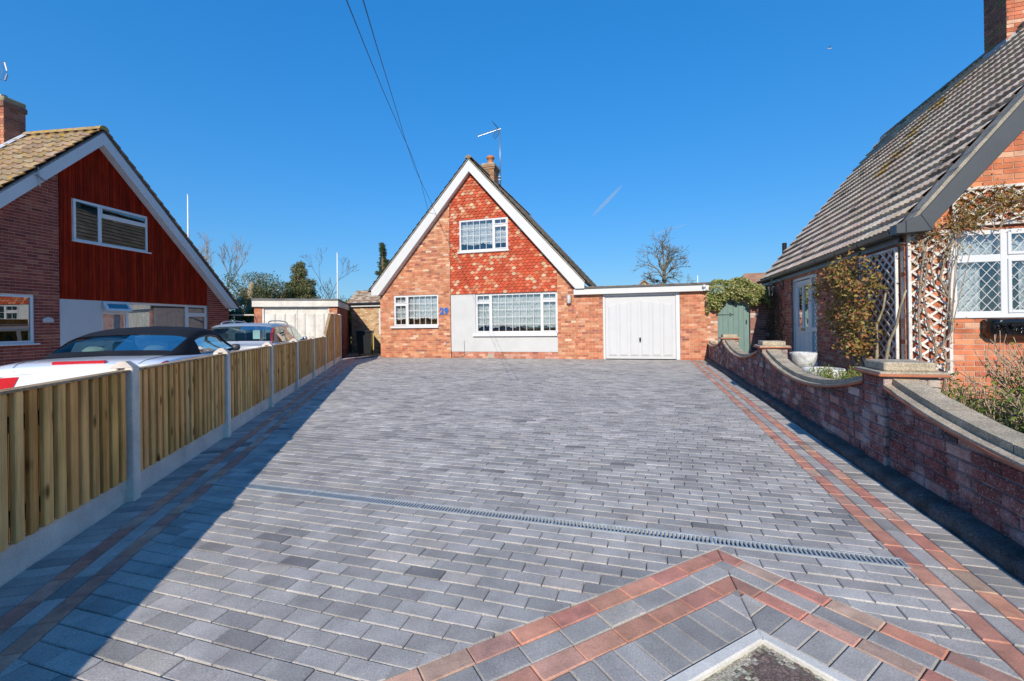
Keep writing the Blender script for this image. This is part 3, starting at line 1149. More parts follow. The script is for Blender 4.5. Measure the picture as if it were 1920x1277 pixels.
# ------------------------------------------------------------------ timber fence in concrete posts on the left
STEP = 1.79 / FC
FZ = rad(90) + math.atan2(FS, FC)      # local x runs along the fence, away from the camera
fence = thing('panel_fence', 'timber panel fence in concrete posts along the left side of the drive', 'fence', (fx(3.147), 3.147, 0), FZ)
post_mesh = {}
def post(k, h, label=None):
    if h not in post_mesh:
        mb = MB()
        for (y0, y1, x0, x1) in ((-.05, .0, -.046, .046), (0.04, .09, -.046, .046), (0.0, 0.04, -.022, .022)):
            mb.bbox(x0, x1, y0, y1, -.3, h - .045, .006, (0.8, 0.69, 0.56))
        post_mesh[h] = make_mesh('post', mb.v, mb.f, mb.c, 'concrete')
        cap = MB()
        cap.add([(-.046, -.05, h - .045), (.046, -.05, h - .045), (.046, .09, h - .045), (-.046, .09, h - .045), (-.03, .0, h), (.03, .0, h), (.03, .04, h), (-.03, .04, h)],
                [(0, 1, 5, 4), (1, 2, 6, 5), (2, 3, 7, 6), (3, 0, 4, 7), (4, 5, 6, 7)], (0.55, 0.47, 0.4))
        post_mesh[(h, 'c')] = make_mesh('post_top', cap.v, cap.f, cap.c, 'concrete')
    o = link_mesh('post', post_mesh[h], fence)
    o.location = (STEP * k, 0, 0)
    if label:
        o['label'] = label
    link_mesh('post_top', post_mesh[(h, 'c')], o)
for k in range(-3, 6):
    post(k, .974)
post(6, 1.62, 'taller concrete post at the top of the sloping panel')
post(7, 1.62, 'last tall concrete post')

WOOD = [(4, (0.95, 0.48, 0.165)), (3, (0.86, 0.42, 0.135)), (2, (0.98, 0.54, 0.21)), (1, (0.72, 0.34, 0.1))]
WOODF = [(4, (0.8, 0.44, 0.17)), (3, (0.7, 0.38, 0.14))]
def fence_panel(k, topfn, pal=WOOD, label=None):
    a, b = .05, STEP - .05
    mb = MB()
    for z in (.28, .74):
        mb.bbox(a, b, .026, .056, z, z + .05, .004, (0.38, 0.25, 0.12))
    t = mb.build('fence_panel', 'fencewood', fence)
    t.location = (STEP * k, 0, 0)
    if label:
        t['label'] = label
    MB().bbox(a - .03, b + .03, -.005, .04, -.2, .165, .005, (0.78, 0.68, 0.56)).build('gravel_board', 'concrete', t)
    n = 18
    w = (b - a) / n
    if k < -1:      # out of the picture behind the camera: one boarded sheet
        MB().bbox(a, b, -.03, .02, .166, .9, .004, (0.8, 0.45, 0.17)).build('boarding', 'fencewood', t)['kind'] = 'stuff'
        n = -1
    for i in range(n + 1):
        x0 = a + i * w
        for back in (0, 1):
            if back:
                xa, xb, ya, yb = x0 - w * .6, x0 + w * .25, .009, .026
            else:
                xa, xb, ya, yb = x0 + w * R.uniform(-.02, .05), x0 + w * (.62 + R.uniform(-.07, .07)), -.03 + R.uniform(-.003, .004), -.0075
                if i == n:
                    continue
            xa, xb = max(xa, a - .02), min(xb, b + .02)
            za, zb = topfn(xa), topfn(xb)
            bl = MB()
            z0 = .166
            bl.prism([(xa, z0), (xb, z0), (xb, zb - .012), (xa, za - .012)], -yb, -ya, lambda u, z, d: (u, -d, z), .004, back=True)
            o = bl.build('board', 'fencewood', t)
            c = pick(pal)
            o.color = (*(q * (.2 if back else 1) for q in c), 1)  # back boards coloured darker, painting shade into the gaps
    pts = [a + (b - a) * i / 12 for i in range(13)]
    cp = MB()
    for i in range(12):
        x0, x1 = pts[i], pts[i + 1]
        z0, z1 = topfn(x0), topfn(x1)
        cp.add([(x0, -.038, z0 - .014), (x1, -.038, z1 - .014), (x1, .036, z1 - .014), (x0, .036, z0 - .014), (x0, -.038, z0), (x1, -.038, z1), (x1, .036, z1), (x0, .036, z0)],
               [(0, 1, 5, 4), (4, 5, 6, 7), (3, 7, 6, 2), (0, 3, 2, 1)], (0.42, 0.3, 0.18))
    cp.build('capping_rail', 'fencewood', t)
low = lambda x: .915
for k in range(-3, 5):
    fence_panel(k, low, WOOD if k < 3 else WOODF)
fence_panel(5, lambda x: .915 + .66 * min(1, max(0, x / 1.15)), WOODF, 'panel with a top that slopes up steeply')
fence_panel(6, lambda x: 1.575, WOODF, 'tall panel next to the neighbouring garage')

# ------------------------------------------------------------------ the house at the end of the drive
house = thing('gabled_house', 'steep gabled brick house with red scalloped tile hanging at the end of the drive', 'house', (0, 15.44, 0), -MAIN_A)
def HP(u, z, d):                 # facade plane, d outwards
    return (u, -d, z)
HU, HZ, HS = -1.43, 6.99, 1.119  # ridge position, top of the barge boards, slope
def htop(u, drop=0.0):
    return HZ - HS * abs(u - HU) - drop
BR29 = [(5, (0.5, 0.195, 0.1)), (4, (0.56, 0.25, 0.135)), (2.2, (0.42, 0.145, 0.08)), (1.6, (0.6, 0.32, 0.19)), (0.8, (0.31, 0.12, 0.085)), (0.3, (0.66, 0.46, 0.32))]
W_LW = (-4.575, -2.765, 1.16, 2.30)
W_BW = (-1.325, 1.595, .885, 2.252)
W_UW = (-1.895, -.095, 3.77, 4.883)
drop = 0.13
GARU = 2.2
# wall core with real openings
core = MB()
slab(core, HP, [(-5.15, -.1), (GARU, -.1), (GARU, htop(GARU, drop)), (HU, htop(HU, drop)), (-5.15, htop(-5.15, drop))], [W_LW, W_BW, W_UW], -.12, -.009, (0.5, 0.39, 0.3))
core.build('wall_core', 'mortar', house)
its = brick_items(HP, [(-5.15, 0), (-2.27, 0), (-2.27, htop(-2.27, drop)), (-5.15, htop(-5.15, drop))], [W_LW], BR29, u0=-5.15, z0=0.0)
its += brick_items(HP, [(1.59, 0), (GARU, 0), (GARU, htop(GARU, drop)), (1.59, htop(1.59, drop))], [], BR29, u0=-5.15, z0=0.0)
PLINTH = [(3, (0.47, 0.18, 0.115)), (2, (0.55, 0.3, 0.22)), (1, (0.38, 0.14, 0.09))]
its += brick_items(HP, [(-2.27, 0), (1.59, 0), (1.59, .225), (-2.27, .225)], [(-.9, -.675, .0, .15)], PLINTH, u0=-5.15, z0=0.0)
emit(house, its, 'brick', 'brickwork', 'brick', 150)
# rendered panel
mb = MB()
for r in rect_minus((-2.262, 1.588, .232, 2.262), [shrink(W_BW, -.002)]):
    mb.prism(rpoly(r), -.01, .012, HP, 0.0)
mb.build('rendered_panel', 'render', house)
MB().prism(rpoly((-.9, -.675, .005, .148)), -.01, .004, HP, .004, (0.42, 0.37, 0.27)).build('air_brick', 'concrete', house)
# side and rear walls
mb = MB()
mb.box(-5.15, -5.0, .121, 9.0, -.1, 2.55, (0.45, 0.2, 0.12)).box(GARU - .15, GARU, .121, 9.0, -.1, 2.5, (0.45, 0.2, 0.12)).box(-5.0, GARU - .15, 8.85, 9.0, -.1, 2.5, (0.45, 0.2, 0.12))
mb.build('side_wall', 'brick', house)

# hanging tiles: scalloped clay tiles, two thirds red, the rest orange-pink and buff
def hang_tile(u, z, w, g, col, out):
    # a tile with a pointed-round foot; the head lies against the wall, the foot kicks out
    h = w / 2 - .002
    pts = [(-h, g * 1.75), (-h, .045), (-h * .78, .018), (-h * .4, .003), (0, -.006), (h * .4, .003), (h * .78, .018), (h, .045), (h, g * 1.75)]
    poly = [(u + a, z + b) for a, b in pts]
    poly = clip(poly, TPOLY)
    if not poly:
        return
    poly = pclean(poly)
    if len(poly) < 3 or parea(poly) < .0008:
        return
    for hole in [W_UW]:
        cu = sum(p[0] for p in poly) / len(poly)
        if hole[0] - .0 < cu < hole[1] and hole[2] - .04 < z + .06 < hole[3]:
            return
        if poly[0][0] and any(hole[0] < p[0] < hole[1] and hole[2] - .05 < p[1] < hole[3] for p in poly):
            # trim against the opening
            if cu <= hole[0]:
                poly = clip_half(poly, 1, 0, hole[0])
            elif cu >= hole[1]:
                poly = clip_half(poly, -1, 0, -hole[1])
            elif z < hole[2]:
                poly = clip_half(poly, 0, 1, hole[2] - .05)
            else:
                poly = clip_half(poly, 0, -1, -hole[3])
            if not poly or parea(poly) < .0006:
                return
    zb = z
    tw = R.uniform(-.02, .02)
    P = lambda a, b, d: (a, -(d + .046 - .026 * (b - zb) / g * 1.0 + tw * (a - u)), b)
    mb = MB()
    mb.prism(poly, -.014, 0, P, 0)
    out.append(Item(mb, col, w * g))
TPOLY = halfplanes([(-2.262, 2.262), (1.588, 2.262), (1.588, htop(1.588, drop)), (HU, htop(HU, drop)), (-2.262, htop(-2.262, drop))])
tiles = []
tw_, tg = .16, .1
r_ = 0
z = 2.268
while z < 6.8:
    off = (r_ % 2) * tw_ / 2
    u = -2.3 + off
    while u < 1.7:
        f = R.random()
        low_z = max(0, min(1, (5.6 - z) / 2.5))
        cl = .5 + .5 * math.sin(u * 2.3 + z * 1.7) * math.sin(z * 2.9 - u * 1.1 + 1)
        if f < (.09 + .09 * cl) * (.35 + .65 * low_z) and z < 5.8:
            c = jit((0.52, 0.34, 0.215), .12, .04)
        elif f < .2 + .26 * cl:
            c = jit((0.52, 0.175, 0.09), .14, .06)
        else:
            c = jit((0.45, 0.075, 0.032), .15, .06)
        hang_tile(u, z, tw_, tg, c, tiles)
        u += tw_
    z += tg
    r_ += 1
tp = MB()
tp.prism([(-2.258, 2.262), (1.584, 2.262), (1.584, 2.285), (-2.258, 2.285)], -.01, .03, HP, 0, (0.25, 0.1, 0.06)).build('tile_batten', 'plain', house)
emit(house, tiles, 'hanging_tile', 'tile_hanging', 'claytile', 295)
MB().prism(rpoly((-2.285, -2.263, 0.0, htop(-2.27, drop) - .01)), -.01, .016, HP, 0.003, (0.05, 0.03, 0.03)).build('edge_bead', 'plain', house)

# windows
window(house, HP, W_LW, [((-4.555, -4.03, 1.98, 2.285), True, 2, 1), ((-4.555, -4.03, 1.175, 1.97), True, 2, 3), ((-4.03, -2.78, 1.175, 2.285), False, 5, 4)],
       (-4.69, -2.745, 1.085, 1.155, .09), 'white window with a small opening light left of the house number', curtain=[(-4.6, -2.74, 2.27, 1.45, 15, .018)], room_col=(0.3, 0.24, 0.13))
window(house, HP, W_BW, [((-1.31, -.77, 1.975, 2.24), True, 2, 1), ((-1.31, -.77, .9, 1.965), True, 2, 4), ((-.77, 1.052, .9, 2.24), False, 7, 5), ((1.052, 1.58, 1.985, 2.24), True, 2, 1), ((1.052, 1.58, .9, 1.975), True, 2, 4)],
       (-1.42, 1.587, .77, .878, .10), 'wide white living room window with net curtain', curtain=[(-1.32, 1.58, 2.24, 1.12, 24, .018)], room_col=(0.14, 0.1, 0.09))
window(house, HP, W_UW, [((-1.88, -.614, 3.785, 4.87), False, 5, 4), ((-.614, -.11, 4.63, 4.87), True, 2, 1), ((-.614, -.11, 3.785, 4.62), True, 2, 4)],
       (-1.965, -.055, 3.71, 3.765, .085), 'white upstairs window set in the tile hanging', set_back=-.03, curtain=[(-1.88, -.1, 4.86, 4.05, 15, .018)], room_col=(0.16, 0.2, 0.26))

# roof: two tiled slopes, ridge, barge boards, soffit
OV = .23
SL = math.sqrt(1 + HS * HS)
LEN = 3.99 * SL
YB = 8.9
roof = MB()
for s in (-1, 1):
    def RP(a, b, h, s=s):        # a = depth, b = up the slope from the eave, h = normal
        du = 3.99 - b / SL
        return (HU + s * (du + h * HS / SL), a, HZ - HS * du + .012 + h / SL)
    roof.box(-OV, YB, 0, LEN, -.05, .0, (0.1, 0.09, 0.08), RP)
    cf = lambda a, b: jit((0.2, 0.165, 0.125) if R.random() < .8 else (0.26, 0.22, 0.16), .14, .05)
    ti = tile_items(RP, -OV - .03, YB, -.03, LEN - .05, .3, .275, cf, 'roll', 6)
    mbt = MB()
    for t in ti:
        mbt.add(t.v, t.f, t.col)
    if s > 0:
        right_tiles = mbt
    else:
        left_tiles = mbt
rf = roof.build('roof', 'plain', house)
o = right_tiles.build('roof_tiles', 'rooftile', rf)
o['kind'] = 'stuff'
o = left_tiles.build('roof_tiles', 'rooftile', rf)
o['kind'] = 'stuff'
for i in range(20):
    y0 = -OV - .04 + i * .455
    if y0 > YB:
        break
    y1 = min(y0 + .465, YB + .02)
    mb = MB()
    n = 8
    vs = []
    for y in (y0, y1):
        for k in range(n + 1):
            w = math.pi * k / n
            vs.append((HU - .12 * math.cos(w), y, HZ + .0 + .105 * math.sin(w) - (.0 if y == y0 else .006)))
    fs = [(k, k + 1, n + 2 + k, n + 1 + k) for k in range(n)] + [tuple(range(n + 1))]
    mb.add(vs, fs, jit((0.3, 0.24, 0.17), .1)).build('ridge_tile', 'rooftile', rf, False)
for s in (-1, 1):
    X = lambda du: HU + s * du
    th = .455
    outer = [(X(0), HZ), (X(3.95), HZ - HS * 3.95)]
    mb = MB()
    zb = 2.31
    po = [(X(0), HZ), (X(3.95), HZ - HS * 3.95 + .0), (X(3.95), zb), (X(3.66), zb), (X(0), HZ - th)]
    mb.prism(po, OV - .03, OV, HP, .006, back=True)
    mb.build('barge_board', 'white', house)
    # thin upper drip of the barge board and its joint
    mb = MB()
    mb.prism([(X(0), HZ + .012), (X(3.98), HZ - HS * 3.98 + .012), (X(3.98), HZ - HS * 3.98 - .03), (X(0), HZ - .03)], OV, OV + .02, HP, .004, (0.36, 0.31, 0.25), back=True)
    mb.build('verge_mortar', 'coping', house)
    mb = MB()
    mb.prism([(X(0.0), HZ - th + .012), (X(3.62), zb + .03), (X(3.62), zb + .055), (X(0.0), HZ - th + .04)], 0.0, OV - .03, HP, 0, (0.62, 0.6, 0.58), back=True)
    mb.build('soffit', 'plain', house)
    # box end of the eave
    mb = MB()
    xa, xb = sorted((X(3.66), X(3.93)))
    mb.box(xa, xb, -OV + .03, -.0, zb + .002, zb + .02)
    mb.build('eave_box', 'white', house)
    xa, xb = sorted((X(3.7), X(3.95)))
    mb = MB()
    mb.box(xa, xb, .0, YB, 2.32, 2.42)
    mb.build('fascia', 'white', house)
    mb = MB()
    xg = X(4.02)
    vs, fs = [], []
    for y in (-OV - .02, YB):
        for k in range(7):
            w = math.pi * k / 6
            vs.append((xg - .055 * math.cos(w), y, 2.5 - .055 * math.sin(w)))
    for k in range(6):
        fs.append((k, k + 1, 8 + k, 7 + k))
    fs.append(tuple(range(7)))
    mb.add(vs, fs).build('gutter', 'black', house)

# chimney astride the ridge
ch = MB()
CX0, CX1, CY0, CY1 = -1.66, -1.15, 1.75, 2.35
core = MB().box(CX0 + .01, CX1 - .01, CY0 + .01, CY1 - .01, 6.0, 7.44, (0.34, 0.29, 0.22))
chim = core.build('chimney', 'mortar', house)
CHB = [(3, (0.34, 0.18, 0.1)), (2, (0.42, 0.22, 0.12)), (1, (0.27, 0.16, 0.1))]
PF = lambda u, z, d: (u, CY0 - d, z)
PR = lambda v_, z, d: (CX1 + d, v_, z)
its = brick_items(PF, [(CX0, 6.3), (CX1, 6.3), (CX1, 7.44), (CX0, 7.44)], [], CHB, u0=CX0)
its += brick_items(PR, [(CY0, 6.0), (CY1, 6.0), (CY1, 7.44), (CY0, 7.44)], [], CHB, u0=CY0)
emit(chim, its, 'brick', 'brickwork', 'brick', 60)
mb = MB().bbox(CX0 - .03, CX1 + .03, CY0 - .03, CY1 + .03, 7.25, 7.32, .008, (0.33, 0.2, 0.12)).bbox(CX0 - .05, CX1 + .05, CY0 - .05, CY1 + .05, 7.325, 7.40, .008, (0.33, 0.2, 0.12)).bbox(CX0 - .02, CX1 + .02, CY0 - .02, CY1 + .02, 7.405, 7.5, .03, (0.38, 0.31, 0.22))
mb.build('corbel', 'brick', chim)
MB().lathe([(.12, 7.48), (.115, 7.6), (.11, 7.74), (.16, 7.76), (.165, 7.82), (.13, 7.83), (.125, 7.86), (.1, 7.865), (.09, 7.7)], 16, ((CX0 + CX1) / 2 + .02, CY0 + .3, 0)).build('chimney_pot', 'terracotta', chim, True)

# house number, outside light, tap box, cable
def digits(txt, size, name, mat, parent, loc, rot, thick=.006, fat=.012):
    cu = bpy.data.curves.new(name, 'FONT')
    cu.body = txt
    cu.size = size
    cu.extrude = thick
    cu.offset = fat
    cu.align_x = 'CENTER'
    cu.align_y = 'CENTER'
    tmp = bpy.data.objects.new(name + '_curve', cu)
    COL.objects.link(tmp)
    dg = bpy.context.evaluated_depsgraph_get()
    me = bpy.data.meshes.new_from_object(tmp.evaluated_get(dg))
    bpy.data.objects.remove(tmp)
    at = me.color_attributes.new('Col', 'FLOAT_COLOR', 'CORNER')
    at.data.foreach_set('color', [1.0] * (4 * len(at.data)))
    me.materials.clear()
    me.materials.append(MT[mat])
    o = link_mesh(name, me, parent)
    o.location = loc
    o.rotation_euler = rot
    return o
for ch_, ux in (('2', -2.62), ('9', -2.445)):
    digits(ch_, .31, 'house_number', 'blue', house, (ux, -.014, 1.675), (rad(90), 0, 0), .008, .018)
lt = thing('wall_light', 'grey slatted outside light on the brick wall left of the garage door', 'wall light', tuple(wmat(house) @ Vector((1.99, 0, 1.985))), -MAIN_A)
MB().bbox(-.075, .075, -.03, -.004, -.15, .15, .01, (0.5, 0.5, 0.5)).build('back_plate', 'metal', lt)
MB().lathe([(.06, -.14), (.075, -.13), (.075, .13), (.06, .14)], 16, (0, -.085, 0), (0.75, 0.74, 0.7)).build('diffuser', 'plain', lt, True)
mb = MB()
for k in range(7):
    zz = -.12 + k * .04
    mb.lathe([(.082, zz - .007), (.086, zz), (.082, zz + .007)], 16, (0, -.085, 0))
mb.build('slat', 'metal', lt, True)
mb = MB().bbox(-2.53, -2.47, -.05, -.003, .47, .56, .01, (0.75, 0.75, 0.75))
mb.build('outside_socket', 'upvc', house)
cb = MB()
cb.tube([(-1.77, -.02, .62), (-1.76, -.02, .3), (-1.75, -.024, .12), (-1.8, -.03, .06), (-2.0, -.03, .04), (-2.2, -.03, .045)], .006, 5, (0.05, 0.05, 0.05))
cb.build('cable', 'black', house)

# TV aerial on its mast
ae = thing('tv_aerial', 'television aerial on a tall thin mast beside the chimney', 'aerial', tuple(wmat(house) @ Vector((-1.06, 2.3, 6.75))), -MAIN_A)
MB().tube([(0, 0, 0), (0, 0, 2.28)], .022, 8, (0.75, 0.75, 0.76)).build('mast', 'metal', ae, True)
bt = (-.93, -.25, 2.0)
tip = Vector((-.86, -.2, 1.99))
mb = MB().tube([(.04, 0, 2.26), tuple(tip)], .011, 5)
for k in range(14):
    p = Vector((.04, 0, 2.26)).lerp(tip, .12 + .88 * k / 13)
    ln = .14 - .004 * k
    mb.tube([(p.x - .01, p.y - ln, p.z + .02), (p.x + .01, p.y + ln, p.z + .02)], .008, 4)
    mb.tube([(p.x, p.y, p.z - .04), (p.x, p.y, p.z + .05)], .008, 4)
mb.build('boom', 'metal', ae)
mb = MB()
for k in range(7):
    t = k / 6
    mb.tube([(-.05 - .22 * t, -.2, 2.28 + .26 * t), (-.05 - .22 * t, .2, 2.28 + .26 * t)], .007, 4, (0.25, 0.25, 0.27))
    mb.tube([(-.05 - .2 * t, -.2, 2.2 - .26 * t), (-.05 - .2 * t, .2, 2.2 - .26 * t)], .006, 4, (0.4, 0.4, 0.45))
for yy in (-.15, .15):
    mb.tube([(-.05, yy, 2.28), (-.27, yy, 2.54)], .008, 4, (0.25, 0.25, 0.27))
    mb.tube([(-.05, yy, 2.2), (-.25, yy, 1.94)], .007, 4, (0.4, 0.4, 0.45))
mb.build('reflector', 'metal', ae)
mb = MB().bbox(-.16, .03, -.03, .03, .2, .24, .005).bbox(-.16, .03, -.03, .03, .33, .37, .005)
mb.build('bracket', 'metal', ae)

# ------------------------------------------------------------------ flat-roofed garage joined to the house
gar = thing('flat_roof_garage', 'flat roofed brick garage joined to the gabled house, white fascia', 'garage', (0, 15.44, 0), -MAIN_A)
BRG = [(5, (0.5, 0.185, 0.095)), (4, (0.55, 0.24, 0.13)), (3, (0.42, 0.145, 0.08)), (1, (0.6, 0.32, 0.2)), (0.8, (0.32, 0.12, 0.085))]
core = MB()
D_O = (3.085, 5.438, -.1, 2.118)
slab(core, HP, [(GARU, -.1), (6.22, -.1), (6.22, 2.25), (GARU, 2.25)], [D_O], -.12, -.009, (0.54, 0.42, 0.33))
core.build('wall_core', 'mortar', gar)
its = brick_items(HP, [(GARU, 0), (3.083, 0), (3.083, 2.2), (GARU, 2.2)], [], BRG, u0=-5.15, z0=0)
its += brick_items(HP, [(5.44, 0), (6.22, 0), (6.22, 2.2), (5.44, 2.2)], [], BRG, u0=5.44 - .225 * 4 + .04, z0=0)
emit(gar, its, 'brick', 'brickwork', 'brick', 170)
mb = MB()
mb.box(6.07, 6.218, .121, 6.5, -.1, 2.2, (0.45, 0.18, 0.1)).box(GARU, 6.07, 6.35, 6.5, -.1, 2.2, (0.45, 0.18, 0.1))
mb.build('side_wall', 'brick', gar)
MB().bbox(2.16, 6.27, -.16, -.13, 2.118, 2.3, .005).build('fascia', 'white', gar)
MB().bbox(6.24, 6.27, -.13, 6.5, 2.118, 2.3, .005).build('side_fascia', 'white', gar)
MB().box(2.2, 6.24, -.13, -.002, 2.122, 2.135, (0.7, 0.7, 0.7)).build('soffit', 'plain', gar)
mb = MB().bbox(2.3, 6.31, -.19, 6.6, 2.302, 2.345, .008)
mb.build('felt_roof', 'felt', gar)
mb = MB()
for i in range(30):
    a = 2.3 + 4.0 * i / 30
    mb.bbox(a + .005, a + 4.0 / 30 - .004, -.2, -.05, 2.345, 2.372 + R.uniform(-.004, .006), .006, jit((0.2, 0.16, 0.13), .3, .1))
o = mb.build('edge_drip_tiles', 'rooftile', gar)
# door: white up-and-over with six arched panels
MB().prism(rpoly((3.087, 3.152, .0, 2.112)), -.09, -.012, HP, .005, back=True).build('door_frame', 'upvc', gar)
MB().prism(rpoly((5.322, 5.436, .0, 2.112)), -.09, -.012, HP, .005, back=True).build('door_frame', 'upvc', gar)
MB().prism(rpoly((3.153, 5.321, 2.045, 2.112)), -.09, -.012, HP, .005, back=True).build('door_frame', 'upvc', gar)
def garage_door(parent, P, u0, u1, z0, z1, d, mat, npan=6, arch=True, inset_=.011):
    dl = MB().prism(rpoly((u0, u1, z0, z1)), d - .04, d, P, .004, back=True).build('door_leaf', mat, parent)
    w = (u1 - u0 - .14) / npan
    for i in range(npan):
        a = u0 + .07 + i * w + w * .1
        b = u0 + .07 + (i + 1) * w - w * .1
        hf = lambda u: z1 - .15 - (.17 * (abs(u - (u0 + u1) / 2) / ((u1 - u0) / 2)) ** 1.2 if arch else 0.02)
        edge = [(a, z0 + .1), (b, z0 + .1), (b, hf(b)), ((a + b) / 2, (hf(a) + hf(b)) / 2 + .008), (a, hf(a))]
        m_ = MB()
        m_.prism(edge, d - .01, d + .022, P, .01)
        m_.prism(inset(edge, .035), d + .018, d + .034, P, .006)
        m_.build('door_panel', mat, dl)
    return dl
dl = garage_door(gar, HP, 3.157, 5.317, .02, 2.04, -.05, 'door_white')
hb = MB().prism(rpoly((4.215, 4.265, .6, .7)), -.05, -.02, HP, .006, (0.1, 0.1, 0.1), back=True)
hb.prism([(4.225, .56), (4.255, .56), (4.258, .63), (4.222, .63)], -.04, .0, HP, .006, (0.12, 0.12, 0.12), back=True)
hb.build('handle', 'black', dl)
fl = thing('security_light', 'small white twin security lamp on the garage fascia end', 'security light', tuple(wmat(gar) @ Vector((6.15, -.16, 2.2))), -MAIN_A)
MB().bbox(-.05, .06, -.04, -.002, -.08, .03, .01).build('base', 'upvc', fl)
MB().lathe([(.03, -.02), (.05, .0), (.05, .06), (.045, .065)], 12, (-.03, -.07, .03)).build('lamp_head', 'upvc', fl, True)
MB().lathe([(.025, -.05), (.035, -.03), (.035, .02), (.03, .03)], 12, (.05, -.06, -.03)).build('sensor', 'upvc', fl, True)

# ------------------------------------------------------------------ foliage helpers
def leaf(mb, p, size, col, up=None, lw=.55):
    """one folded leaf: two triangles either side of a midrib"""
    d = Vector((R.gauss(0, 1), R.gauss(0, 1), R.gauss(0, 1)))
    if up is not None:
        d = d * .8 + Vector(up)
    d.normalize()
    a = d.cross(Vector((R.gauss(0, 1), R.gauss(0, 1), R.gauss(0, 1))))
    if a.length < 1e-5:
        a = Vector((1, 0, 0))
    a.normalize()
    b = a.cross(d)
    p = Vector(p)
    tip = p + a * size
    l = p + a * size * .45 + b * size * lw * .5 + d * size * .12
    r = p + a * size * .45 - b * size * lw * .5 + d * size * .12
    mb.add([tuple(p), tuple(l), tuple(tip), tuple(r)], [(0, 1, 2), (0, 2, 3)], col)

def twig_tree(mb, p, d, ln, r, depth, spread=.5, bend=.12, shrink_=.72, kids=(2, 3), up=.15, col=(0.2, 0.16, 0.12), tips=None, nseg=3, minr=.006):
    p = Vector(p)
    d = Vector(d).normalized()
    pts, rs = [tuple(p)], [r]
    for i in range(nseg):
        d = (d + Vector((R.gauss(0, bend), R.gauss(0, bend), R.gauss(0, bend) + up * .3))).normalized()
        p = p + d * ln / nseg
        pts.append(tuple(p))
        rs.append(max(minr, r * (1 - .35 * (i + 1) / nseg)))
    mb.tube(pts, rs, 5 if r > .04 else 3, jit(col, .15), caps=False)
    if tips is not None and depth <= 1:
        tips.append(tuple(p))
    if depth <= 0:
        return
    k = R.randint(*kids)
    for i in range(k):
        q = Vector((R.gauss(0, 1), R.gauss(0, 1), R.gauss(0, 1)))
        q = (q - d * q.dot(d)).normalized()
        nd = (d + q * spread * R.uniform(.6, 1.4) + Vector((0, 0, up))).normalized()
        s = pts[-1] if i < 2 else pts[R.randint(max(1, nseg - 2), nseg)]
        twig_tree(mb, s, nd, ln * shrink_ * R.uniform(.75, 1.15), max(minr, rs[-1] * .8), depth - 1, spread, bend, shrink_, kids, up, col, tips, nseg, minr)

# ------------------------------------------------------------------ arched gate, its wall and the ivy over it
gwl = thing('gate_wall', 'brick piers and brick wall coloured as shaded either side of the arched green gate', 'wall', (0, 15.44, 0), -MAIN_A)
GP = lambda u, z, d: (u, .12 - d, z)
mb = MB()
mb.box(6.222, 6.535, .13, .36, -.1, 2.05, (0.55, 0.45, 0.36)).box(7.44, 8.6, .13, .36, -.1, 2.05, (0.4, 0.33, 0.28))
mb.prism([(6.535, 1.55), (6.62, 1.68), (6.75, 1.8), (6.98, 1.885), (7.2, 1.81), (7.36, 1.68), (7.44, 1.55), (7.44, 2.05), (6.535, 2.05)], -.24, -.012, GP, 0, (0.4, 0.28, 0.2), back=True)
mb.build('wall_core', 'mortar', gwl)
PAL_G = [(3, (0.5, 0.22, 0.13)), (2, (0.56, 0.35, 0.24)), (2, (0.42, 0.17, 0.1)), (1, (0.6, 0.45, 0.35))]
PAL_SHADED = [(3, (0.24, 0.1, 0.08)), (2, (0.3, 0.13, 0.1)), (1, (0.12, 0.06, 0.06)), (.4, (0.45, 0.36, 0.32))]  # wall right of the gate: shadow painted into the brick colour
its = brick_items(GP, [(6.222, 0), (6.535, 0), (6.535, 2.04), (6.222, 2.04)], [], PAL_G, u0=6.222)
its += brick_items(GP, [(7.44, 0), (8.6, 0), (8.6, 2.04), (7.44, 2.04)], [], PAL_SHADED, u0=7.44)
emit(gwl, its, 'brick', 'brickwork', 'brick', 120)
gt = thing('arched_gate', 'sage green arched wooden gate with black iron hinge under the ivy', 'gate', (0, 15.44, 0), -MAIN_A)
GQ = lambda u, z, d: (u, .2 - d, z)
gtop = lambda u: 1.56 + .31 * math.sqrt(max(0, 1 - ((u - 6.985) / .45) ** 2))
nbd = 6
for i in range(nbd):
    a, b = 6.548 + .876 * i / nbd, 6.548 + .876 * (i + 1) / nbd - .003
    po = [(a, .03), (b, .03)] + [(b + (a - b) * t / 4, gtop(b + (a - b) * t / 4)) for t in range(5)]
    MB().prism(po, -.03, 0, GQ, .004, back=True).build('plank', 'greenpaint', gt)
def hinge(zc):
    m_ = MB()
    m_.prism([(6.545, zc - .013), (6.9, zc - .008), (6.9, zc + .008), (6.545, zc + .013)], 0, .008, GQ, .002, back=True)
    for (cx, cz) in ((6.93, zc), (6.9, zc + .035), (6.9, zc - .035), (6.97, zc)):
        m_.prism([(cx - .022, cz), (cx, cz - .022), (cx + .028, cz), (cx, cz + .022)], 0.001, .009, GQ, .002, back=True)
    m_.build('hinge', 'black', gt)
hinge(1.385)
hinge(.55)
MB().prism([(7.33, 1.08), (7.36, 1.1), (7.36, 1.2), (7.345, 1.24), (7.33, 1.2)], 0, .02, GQ, .004, back=True).build('latch', 'black', gt)
mb = MB()
mb.tube([(6.975 + .035 * math.cos(w * math.pi / 8), .185, 1.72 + .035 * math.sin(w * math.pi / 8)) for w in range(17)], .008, 5)
mb.build('ring_handle', 'black', gt)

